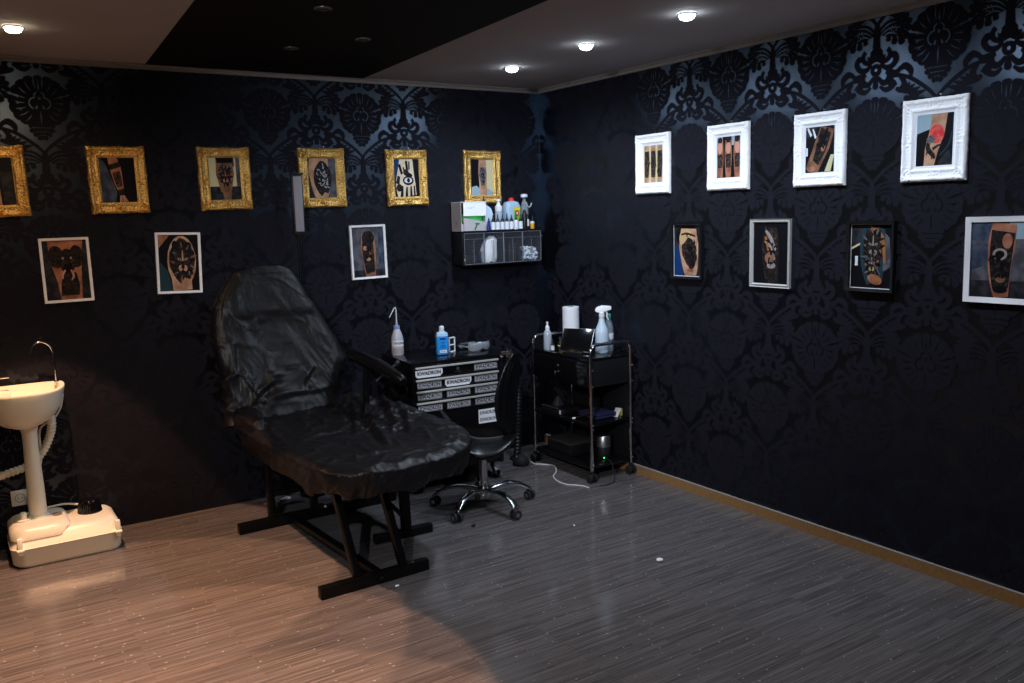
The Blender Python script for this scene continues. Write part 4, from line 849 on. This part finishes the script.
for z in (.365, .10):
    MB().m(blk_gloss).box((-.358, -.975, z-.018), (-.034, -.385, z), .003).build('shelf_board', t, world=True)
MB().m(blk_plastic).box((-.031, -.962, .075), (-.022, -.398, .60), .002).build('back_panel', t, world=True)

ZT = .7708
def bottle(name, label, cat, loc, prof, mt, capprof, capm, group=None, lab=None, n=22, sy=1, rz=0):
    t = thing(name, label, cat, loc, rz, group)
    MB().m(mt).lathe(prof, n=n, sy=sy).build('bottle_body', t)
    if capprof: MB().m(capm).lathe(capprof, n=n).build('cap', t)
    if lab:
        r_, z0, z1, lm = lab; mb = MB().m(lm)
        mb.lathe([(r_, z0), (r_+.0006, z0), (r_+.0006, z1), (r_, z1)], n=n, sy=sy, cap0=False, cap1=False).build('label', t)
    return t
bt = bottle('pump_bottle', 'clear pump bottle with white nozzle at the left end of the trolley top', 'bottle', (-.322, -.50, ZT), [(.024, 0), (.026, .004), (.026, .105), (.020, .122), (.013, .128)], mat('frosted_clear_plastic', (.55, .65, .75), .15, alpha=.55), [(.014, .126), (.014, .15), (.009, .153), (.006, .168), (.008, .172), (.008, .182)], whitep)
bottle('dropper_bottle', 'tiny black dropper bottle with white label in front of the pump bottle', 'bottle', (-.330, -.565, ZT), [(.0115, 0), (.0115, .04), (.007, .048)], blk_plastic, [(.0065, .046), (.0065, .062), (.002, .080)], blk_plastic, lab=(.0116, .006, .036, label_w))
bottle('ink_bottle', 'small black bottle with yellow mark between pump bottle and tablet', 'bottle', (-.262, -.555, ZT), [(.015, 0), (.015, .05), (.009, .056)], blk_plastic, [(.010, .055), (.010, .068), (.004, .085)], blk_plastic, lab=(.0152, .024, .032, yellowp))
bottle('ink_bottle', 'small black bottle with white label half hidden behind the tablet', 'bottle', (-.245, -.61, ZT), [(.016, 0), (.016, .06), (.01, .068)], blk_plastic, [(.011, .066), (.011, .082), (.004, .09)], blk_plastic, lab=(.0162, .034, .054, label_w))
t = thing('paper_towel_roll', 'white paper towel roll standing upright on the trolley top', 'paper towel roll', (-.105, -.465, ZT))
prof = [(.054, 0), (.055, .004)]+[(.055+.0006*((i % 2)), .004+.252*i/24) for i in range(1, 24)]+[(.055, .256), (.054, .26), (.020, .26), (.019, .20)]
MB().m(paperw).lathe(prof, n=40).build('paper_roll', t, sharp=60)
MB().m(grey_card).lathe([(.0205, .15), (.0205, .261), (.0185, .261), (.0185, .15)], n=24, cap0=False, cap1=False).build('card_core', t)
t = thing('tablet', 'black tablet computer tilted back on a folding stand on trolley', 'tablet', (-.308, -.762, ZT), R(30))
mm = Matrix.Translation((0, 0, .006)) @ Matrix.Rotation(R(33), 4, 'Y')
MB().m(mat('pale_tablet_rim', (.5, .5, .52), .3, metal=.5)).box((.000, -.105, .010), (.008, .105, .172), .003, M=mm).build('case', t)
MB().m(blk_gloss).box((-.0012, -.103, .012), (.001, .103, .1695), .001, M=mm).build('screen', t)
MB().m(blk_plastic).box((.005, -.04, .07), (.009, .04, .12), .001, M=mm).bar((.055, -.03, .085), (.080, -.03, .004), .008, .004).bar((.055, .03, .085), (.080, .03, .004), .008, .004).box((.0, -.06, 0), (.082, .06, .004), .001).box((-.012, -.06, 0), (.010, .06, .018), .003).build('stand', t)
t = thing('spray_bottle', 'pale blue spray bottle with white trigger head on the trolley', 'spray bottle', (-.128, -.818, ZT), R(-35))
MB().m(milky).lathe([(.040, 0), (.043, .006), (.043, .125), (.038, .15), (.022, .185), (.0165, .215), (.0155, .235)], n=28).build('bottle_body', t)
MB().m(whitep).lathe([(.018, .225), (.018, .252), (.014, .256)], n=20).ring_loft([[(x, y*w_, z0+zz*h_) for y, zz in ((-1, 0), (-1, .7), (-.6, 1), (.6, 1), (1, .7), (1, 0))] for x, w_, z0, h_ in ((-.040, .009, .262, .010), (-.03, .012, .254, .032), (0, .013, .252, .044), (.03, .012, .262, .032), (.055, .010, .268, .024), (.060, .008, .270, .018))]).build('trigger_head', t)
MB().m(whitep).tube([(.026, 0, .264), (.034, 0, .245), (.033, 0, .225), (.044, 0, .205)], [.006, .005, .005, .003], 8, smooth=4).build('trigger', t)
t = thing('water_bottle', 'clear water bottle with teal cap behind the spray bottle', 'bottle', (-.055, -.795, ZT))
MB().m(mat('clear_pet_plastic', (.45, .55, .62), .08, alpha=.3, spec=.8)).lathe([(.028, 0), (.031, .006), (.030, .05), (.031, .055), (.029, .09), (.031, .12), (.031, .15), (.022, .185), (.012, .205), (.012, .215)], n=26).build('bottle_body', t)
MB().m(label_w).lathe([(.0318, .075), (.0322, .076), (.0322, .112), (.0318, .113)], n=26, cap0=False, cap1=False).build('label', t)
MB().m(tealp).lathe([(.016, .212), (.016, .232), (.013, .235)], n=22).build('screw_cap', t)
# trolley shelves
ZM = .3658
t = thing('power_supply', 'flat black power unit with silver switch plate on trolley middle shelf', 'power supply', (-.27, -.555, ZM), 0)
MB().m(blk_plastic).box((-.075, -.11, 0), (.075, .11, .035), .004).build('housing', t)
MB().m(label_g).box((-.0765, -.108, .006), (-.0745, -.090, .030)).build('switch_plate', t)
MB().m(chrome_r).box((-.078, -.07, .036), (-.066, .10, .039), .001).build('top_edge_strip', t)
t = thing('holster', 'dark pointed plastic holster standing on the flat power unit', 'holster', (-.27, -.53, ZM+.036))
MB().m(mat('dark_grey_plastic', (.03, .03, .034), .5)).ring_loft([rrect(-.03, .03, -.03, .03, .01, 0), rrect(-.02, .02, -.022, .022, .008, .03), rrect(-.006, .006, -.008, .008, .004, .058)]).build('shell', t)
t = thing('marker_pen', 'thin black stick with white tip lying on front edge of middle shelf', 'pen', (-.322, -.80, ZM+.0005))
MB().m(blk_plastic).tube([(-.018, -.01, .008), (.028, -.085, .042)], .0045, 10).build('barrel', t)
MB().m(whitep).tube([(-.030, .005, .005), (-.018, -.01, .009)], [.006, .0055], 10).build('tip', t)
t = thing('folded_cloth', 'folded dark blue cloth on the middle shelf of trolley', 'cloth', (-.175, -.84, ZM+.005))
rg = []
for k_, (i_, z) in enumerate(((0, 0), (-.006, .004), (-.006, .016), (0, .02), (-.004, .024), (-.006, .036), (0, .041), (.03, .043))): rg.append([(x+.003*noise.noise(Vector((x*30, y*30, z*90))), y, z_+z*.0+.004*noise.noise(Vector((x*20, y*20, 4)))) for x, y, z_ in rrect(-.085+i_, .07-i_, -.08+i_, .10-i_, .012, z*.7)])
MB().m(mat('dark_blue_cloth', (.008, .008, .055), .85)).ring_loft(rg).build('cloth_fold', t)
t = thing('cartridge_packet', 'small yellow and white packet leaning on middle shelf near the rear post', 'packet', (-.075, -.91, ZM), R(20))
MB().m(mat('packet_white', (.5, .5, .48), .5)).bar((-.045, 0, .003), (.0, 0, .052), .04, .004).build('sleeve', t)
MB().m(mat('packet_yellow', (.40, .35, .08), .5)).box((.000, -.02, 0), (.022, .02, .050), .006).build('packet_body', t)
t = thing('smart_speaker', 'silver topped black cylinder speaker with green light on trolley bottom shelf', 'speaker', (-.165, -.865, .1008))
MB().m(blk_plastic).lathe([(.043, 0), (.047, .006), (.047, .075), (.046, .078)], n=32).build('speaker_base', t)
MB().m(chrome_r).lathe([(.046, .078), (.046, .142), (.042, .148)], n=32).build('speaker_sleeve', t)
MB().m(blk_plastic).lathe([(.042, .148), (.038, .152), (.0001, .152)], n=32).build('speaker_top', t)
MB().m(ledg).sphere((-.026, -.0395, .012), .0032).build('indicator_light', t)
t = thing('storage_box', 'low black storage box on the trolley bottom shelf', 'box', (-.215, -.58, .1008))
MB().m(blk_plastic).box((-.10, -.14, 0), (.09, .12, .07), .006).build('box_body', t)
MB().m(mat('dark_grey_plastic', (.03, .03, .034), .5)).box((-.104, -.144, .07), (.094, .124, .082), .004).build('box_lid', t)

# ------------------------------------------------------------------ wall rack with tilt bins
RX0, RX1, RY, RZ0, RZ1 = -.728, -.105, -.148, 1.322, 1.545
t = thing('wall_rack', 'black wall rack with four clear tilt bins near room corner', 'rack', (-.4165, -.002, RZ0))
MB().m(blk_plastic).box((RX0, RY+.004, RZ0), (RX0+.006, -.002, RZ1), .001).box((RX1-.006, RY+.004, RZ0), (RX1, -.002, RZ1), .001).box((RX0, -.008, RZ0), (RX1, -.002, RZ1)).box((RX0, RY+.004, RZ0), (RX1, -.002, RZ0+.005)).box((RX0, RY+.004, RZ1-.006), (RX1, -.002, RZ1)).build('rack_case', t, world=True)
edge = mat('acrylic_edge', (.20, .22, .27), .25)  # pale grey strips carry the edge highlights of the clear plates
bx = [RX0+.008+(RX1-RX0-.016)*i/4 for i in range(5)]
for i in range(4):
    a, b = bx[i]+.001, bx[i+1]-.001
    mb = MB().m(binp).box((a, RY-.004, RZ0+.008), (b, RY-.002, RZ1-.012)).box((a, RY-.002, RZ0+.008), (a+.002, -.03, RZ1-.035)).box((b-.002, RY-.002, RZ0+.008), (b, -.03, RZ1-.035))
    mb.m(edge)
    for x in (a, b-.0022): mb.box((x, RY-.0055, RZ0+.008), (x+.0022, RY-.002, RZ1-.012))
    mb.box((a, RY-.0055, RZ0+.008), (b, RY-.002, RZ0+.0105)).box((a, RY-.0055, RZ1-.0145), (b, RY-.002, RZ1-.012)).box((a, RY-.0050, RZ1-.052), (b, RY-.002, RZ1-.0505))
    bn = mb.build('tilt_bin', t, world=True, smooth=False)
    MB().m(edge).box(((a+b)/2-.0011, RY-.001, RZ0+.010), ((a+b)/2+.0011, RY+.002, RZ1-.06)).m(binp).box(((a+b)/2-.0008, RY+.002, RZ0+.010), ((a+b)/2+.0008, RY+.09, RZ1-.06)).build('divider', bn, world=True, smooth=False)
MB().m(edge).sphere((RX1+.004, RY, RZ1-.05), .004).build('catch', t, world=True)
# contents
t = thing('tissue_bundle', 'crumpled white tissue bundle in the second clear bin of wall rack', 'tissue', (-.50, -.088, RZ0+.010))
rg = []
for k_, (hw, hd, z, ox) in enumerate(((.055, .034, 0, 0), (.062, .040, .03, 0), (.062, .040, .07, .0), (.052, .036, .11, .010), (.042, .030, .145, .02), (.02, .02, .168, .030))):
    rg.append([(ox+hw*cos(a)*(1+.22*noise.noise(Vector((cos(a)*4, sin(a)*4, k_*.9)))), hd*sin(a)*(1+.1*noise.noise(Vector((cos(a)*6, sin(a)*6, k_*.9+4)))), z+.012*noise.noise(Vector((a*2, k_, 7)))+.004) for a in [2*pi*j/48 for j in range(48)]])
MB().m(paperw).ring_loft(rg).build('crumpled_tissue', t, sharp=25)
t = tag(MB().m(mat('cotton', (.62, .68, .76), .95)).sphere((0, 0, 0), .001).build('cotton_balls'), 'heap of small white cotton pads in rightmost clear bin of wall rack', 'cotton pads', kind='stuff')
rr = random.Random(5); mb = MB().m(mat('cotton', (.62, .68, .76), .95))
for _ in range(300):
    x, y, z = rr.uniform(-.058, .058), rr.uniform(-.044, .040), rr.uniform(.008, .088); r_ = rr.uniform(.009, .013)
    mb.sphere((x, y, z), r_, 8, (1, 1, rr.uniform(.5, 1)))
o2 = mb.build('cotton_heap', recalc=False); t.data = o2.data; bpy.data.objects.remove(o2); t.location = (-.186, -.086, RZ0+.012)
for x, dx, lb in ((-.375, -.0, 'short black bottle in third clear bin of rack, the left one'), (-.335, 0, 'short black bottle in third clear bin of rack, the middle one'), (-.29, 0, 'short black bottle in third clear bin of rack, the right one')):
    bottle('ink_bottle', lb, 'bottle', (x, -.095, RZ0+.0105), [(.017, 0), (.018, .004), (.018, .075), (.010, .085)], blk_plastic, [(.009, .084), (.007, .098), (.003, .125)], blk_plastic, group='short black bottles in the third rack bin')
t = thing('cartridge_box', 'dark box in the leftmost clear bin of wall rack', 'box', (-.685, -.09, RZ0+.0105))
MB().m(blk_plastic).box((-.03, -.035, 0), (.028, .035, .055), .004).build('box_body', t); MB().m(yellowp).box((-.024, -.0365, .022), (-.012, -.0355, .034)).build('yellow_dot', t)
t = thing('cable_coil', 'coil of dark cable in the leftmost bin beside the dark box', 'cable', (-.614, -.09, RZ0+.0105))
MB().m(rubber).tube([(.024*cos(i*.5), .024*sin(i*.5), .006+.0010*i) for i in range(44)], .005, 8).build('coil', t)
# on the rack
ZR = RZ1+.0006
t = thing('glove_box', 'white cardboard glove dispenser box with green opening on wall rack', 'box', (-.628, -.078, ZR))
MB().m(mat('box_card_grey', (.42, .39, .41), .75)).box((-.10, .0, 0), (.085, .065, .10)).box((-.10, -.060, 0), (.085, .0, .05)).build('box_body', t, smooth=False)
MB().m(mat('box_card_white', (.80, .82, .84), .7)).box((-.086, -.070, .098), (.084, -.0665, .186)).box((-.10, -.0700, .184), (.085, .065, .190)).build('open_flap', t, smooth=False, recalc=False)
MB().m(mat('box_card_grey', (.42, .39, .41), .75)).box((-.1015, -.062, .0), (-.0985, .065, .186)).box((.0835, -.055, .0), (.087, .065, .186)).box((-.10, .062, .1), (.085, .065, .186)).build('box_walls', t, smooth=False)
rg = []
for k, z, f in ((.2, .118, 0), (.8, .112, 0), (1, .10, 0), (1, .085, 1), (1, .070, 1), (.98, .05, 1)): rg.append([(.080*cos(a)*k, -.028+.036*sin(a)*k+.008*noise.noise(Vector((a*3, z*60, 3))), z+.008*noise.noise(Vector((cos(a)*5, sin(a)*5, z*60)))-.010*cos(a)*f) for a in [2*pi*j/48 for j in range(48)]])
MB().m(greenp).ring_loft(rg).build('green_gloves', t, sharp=20)
mb = MB().m(mat('box_card_grey', (.42, .39, .41), .75)).prism([(-.085, .002), (.062, .002), (.094, .054), (-.086, .088)], 1, -.0685, -.062).m(mat('box_green_print', (.01, .10, .03), .6)).prism([(.0, .052), (.034, .050), (.030, .040), (.018, .042), (.002, .008), (-.010, .008), (.008, .043), (.0, .044)], 1, -.0692, -.0685)
mb.build('front_panel', t, smooth=False)
MB().m(mat('box_grey_print', (.10, .10, .12), .6)).box((-.1022, -.012, .060), (-.1015, .018, .064)).box((-.1022, -.012, .048), (-.1015, .008, .052)).box((-.1022, -.012, .036), (-.1015, .014, .039)).build('side_print', t, smooth=False)
MB().m(mat('box_pale_print', (.45, .50, .62), .6)).box((-.055, -.0706, .152), (.0, -.0700, .155)).box((-.055, -.0706, .144), (-.02, -.0700, .147)).build('front_print', t, smooth=False)
t = thing('jug', 'white plastic jug with black nozzle behind the glove box on rack', 'jug', (-.485, -.055, ZR))
MB().m(milky).ring_loft([rrect(-.045, .04, -.035, .035, .018, 0), rrect(-.045, .04, -.035, .035, .018, .10), rrect(-.042, .030, -.03, .03, .016, .14), rrect(-.035, -.002, -.018, .018, .012, .168)]).build('jug_body', t)
MB().m(blk_plastic).lathe([(.016, .165), (.016, .185), (.006, .20), (.004, .225)], (-.018, 0, 0), 16).build('nozzle_cap', t)
bottle('foam_bottle', 'clear foam pump bottle with white head in front of the gold frame', 'bottle', (-.392, -.062, ZR), [(.024, 0), (.026, .004), (.026, .115), (.020, .125)], mat('frosted_clear_plastic', (.55, .65, .75), .15, alpha=.55), [(.024, .122), (.025, .125), (.025, .158), (.014, .164), (.010, .185), (.016, .19), (.016, .204)], whitep)
t = thing('disinfectant_jug', 'large pale blue jug with red cap and lime label on wall rack', 'jug', (-.283, -.052, ZR))
MB().m(paleblue).ring_loft([rrect(-.056, .056, -.036, .036, .02, 0), rrect(-.058, .058, -.038, .038, .022, .01), rrect(-.058, .058, -.038, .038, .022, .155), rrect(-.048, .048, -.030, .030, .02, .182), rrect(-.018, .018, -.016, .016, .014, .192)]).build('jug_body', t)
MB().m(redp).lathe([(.019, .188), (.019, .208), (.016, .212)], n=20).build('screw_cap', t)
MB().m(limep).box((-.006, -.0395, .05), (.046, -.0375, .130)).m(yellowp).box((-.006, -.0398, .130), (.046, -.0375, .150)).build('label', t, smooth=False)
MB().m(redp).prism([(.020+.016*cos(a), .108+.021*sin(a)) for a in [2*pi*i/20 for i in range(20)]], 1, -.0404, -.0398).m(label_w).prism([(.020+.006*cos(a), .108+.010*sin(a)) for a in [2*pi*i/12 for i in range(12)]], 1, -.0408, -.0404).build('red_emblem', t, smooth=False)
t = thing('lidded_bottle', 'clear glass bottle with white stopper and side lever next to blue jug', 'bottle', (-.178, -.055, ZR))
MB().m(clearp).lathe([(.026, 0), (.028, .004), (.028, .15), (.018, .18), (.012, .19), (.012, .212)], n=24).build('bottle_body', t)
MB().m(whitep).lathe([(.020, .212), (.024, .216), (.024, .232), (.020, .236)], n=24).build('stopper', t)
MB().m(mat('lever_grey', (.4, .44, .48), .4)).tube([(.012, 0, .185), (.028, -.004, .15), (.045, -.01, .155), (.052, -.012, .175)], .005, 8, smooth=3).build('lever', t)
caps = [.088, .092, .088, .100, .088, .102, .090]
for k_ in range(7):
    x = -.476+.0365*k_; h_ = caps[k_]
    lbs = ['white labelled ink bottle, first from left in rack top row', 'white labelled ink bottle, second from left in rack top row', 'white labelled ink bottle, third from left in rack top row', 'white labelled ink bottle with tall black nozzle, below the red capped jug',
           'white labelled ink bottle, third from right in rack top row', 'white capped ink bottle with tall black nozzle, second from right', 'white labelled ink bottle, rightmost of the small bottle row']
    bottle('ink_bottle', lbs[k_], 'bottle', (x, -.122, ZR), [(.0135, 0), (.0145, .003), (.0145, .058), (.010, .064)], blk_plastic if k_ != 5 else whitep, [(.0105, .062), (.0105, .070), (.0055, .076), (.0022, h_+.012)], blk_plastic, group='small ink bottles in a row on the wall rack', lab=(.0147, .004, .054, label_w), n=18)
bottle('ink_bottle', 'slim navy blue bottle at left end of the small ink bottle row', 'bottle', (-.507, -.118, ZR), [(.009, 0), (.0095, .06), (.006, .066)], navyp, [(.006, .064), (.005, .075), (.002, .085)], blk_plastic)
bottle('dispenser_bottle', 'tall matt black bottle standing right of the small ink bottle row', 'bottle', (-.222, -.118, ZR), [(.017, 0), (.018, .004), (.018, .095), (.012, .108)], blk_plastic, [(.011, .106), (.011, .122), (.006, .13)], blk_plastic)
bottle('dispenser_bottle', 'narrow black bottle with white label beside the tall black bottle', 'bottle', (-.190, -.105, ZR), [(.012, 0), (.012, .075), (.008, .085)], blk_plastic, [(.008, .083), (.006, .10)], blk_plastic, lab=(.0122, .02, .065, label_w))
bottle('ink_bottle', 'small amber yellow bottle at right end of wall rack', 'bottle', (-.160, -.120, ZR), [(.013, 0), (.0145, .003), (.0145, .045), (.010, .052)], orangep, [(.009, .050), (.009, .058), (.0045, .064), (.002, .092)], blk_plastic, lab=(.0147, .036, .05, label_w))

# ------------------------------------------------------------------ floor lamp with light panel
t = thing('floor_lamp', 'slim black pole lamp with vertical grey light panel, switched off', 'lamp', (-1.806, -.105, 0))
MB().m(blk_metal).lathe([(.085, 0), (.085, .012), (.02, .02)], n=32).build('base', t)
MB().m(blk_metal).tube([(0, 0, .01), (0, 0, 1.57)], .0085, 12).build('pole', t)
pn = MB().m(blk_plastic).box((-.033, -.04, 1.565), (.033, -.012, 1.915), .003).box((-.036, -.044, 1.905), (.036, -.01, 1.918), .002).lathe([(.018, 1.54), (.03, 1.567)], (0, -.02, 0), 16).build('panel_housing', t)
MB().m(diffuser).box((-.025, -.0425, 1.582), (.025, -.039, 1.897), .001).build('diffuser', pn)

# ------------------------------------------------------------------ cables and scraps on the floor
cab = [(-.418, -.41, .02), (-.405, -.43, .004), (-.37, -.47, .004), (-.33, -.55, .004), (-.39, -.66, .004), (-.47, -.74, .004), (-.505, -.84, .004), (-.50, -.92, .004), (-.46, -.975, .004), (-.44, -1.01, .004), (-.435, -1.06, .004)]
tag(MB().m(wirew).tube(cab, .0033, 8, smooth=6).build('power_cable'), 'thin white cable winding across floor in front of the trolley', 'cable')
tag(MB().m(rubber).tube([(-.19, -.915, .112), (-.20, -.99, .10), (-.205, -1.01, .05), (-.22, -1.04, .004), (-.28, -1.075, .004), (-.33, -1.08, .004), (-.36, -1.07, .004)], .003, 8, smooth=6).build('speaker_cable'), 'thin black cable hanging from trolley bottom shelf to the floor', 'cable')
def scrap(name, label, cat, loc, r_, mt, sc=(1, 1, .4), sd=1):
    mb = MB().m(mt); n = 12; rg = []
    for i in range(7):
        a = -pi/2+pi*i/6
        rg.append([(r_*max(cos(a), .02)*cos(b)*sc[0]*(1+.35*noise.noise(Vector((cos(b)*2+sd, sin(b)*2, i*.5)))), r_*max(cos(a), .02)*sin(b)*sc[1]*(1+.35*noise.noise(Vector((cos(b)*2, sin(b)*2+sd, i*.5)))), r_*sc[2]*(1+sin(a))) for b in [2*pi*j/n for j in range(n)]])
    o = mb.ring_loft(rg).build(name, sharp=20); o.location = loc; return tag(o, label, cat)
scrap('paper_scrap', 'small white paper scrap lying alone on open floor right of center', 'paper scrap', (-.857, -2.135, .0006), .018, paperw, (1, .8, .45), 2)
scrap('rubber_scrap', 'small dark lump on floor in front of the wheeled stool', 'debris', (-1.325, -1.195, .0006), .014, rubber, (1, .7, .6), 3)
scrap('paper_scrap', 'tiny white crumb beside the front foot bar of chair', 'paper scrap', (-1.99, -1.64, .0006), .009, paperw, (1.3, .8, .4), 4)
scrap('paper_scrap', 'little white crumpled scrap behind chair legs near the back wall', 'paper scrap', (-1.99, -.12, .0006), .022, paperw, (1.4, .7, .4), 5)
scrap('orange_scrap', 'small orange scrap on floor behind the chair by the wall', 'paper scrap', (-2.10, -.13, .0006), .016, mat('orange_card', (.55, .16, .04), .6), (1.6, .6, .3), 6)
scrap('paper_scrap', 'tiny pale crumb on floor between stool and trolley', 'paper scrap', (-.89, -1.51, .0006), .006, paperw, (1, 1, .5), 7)
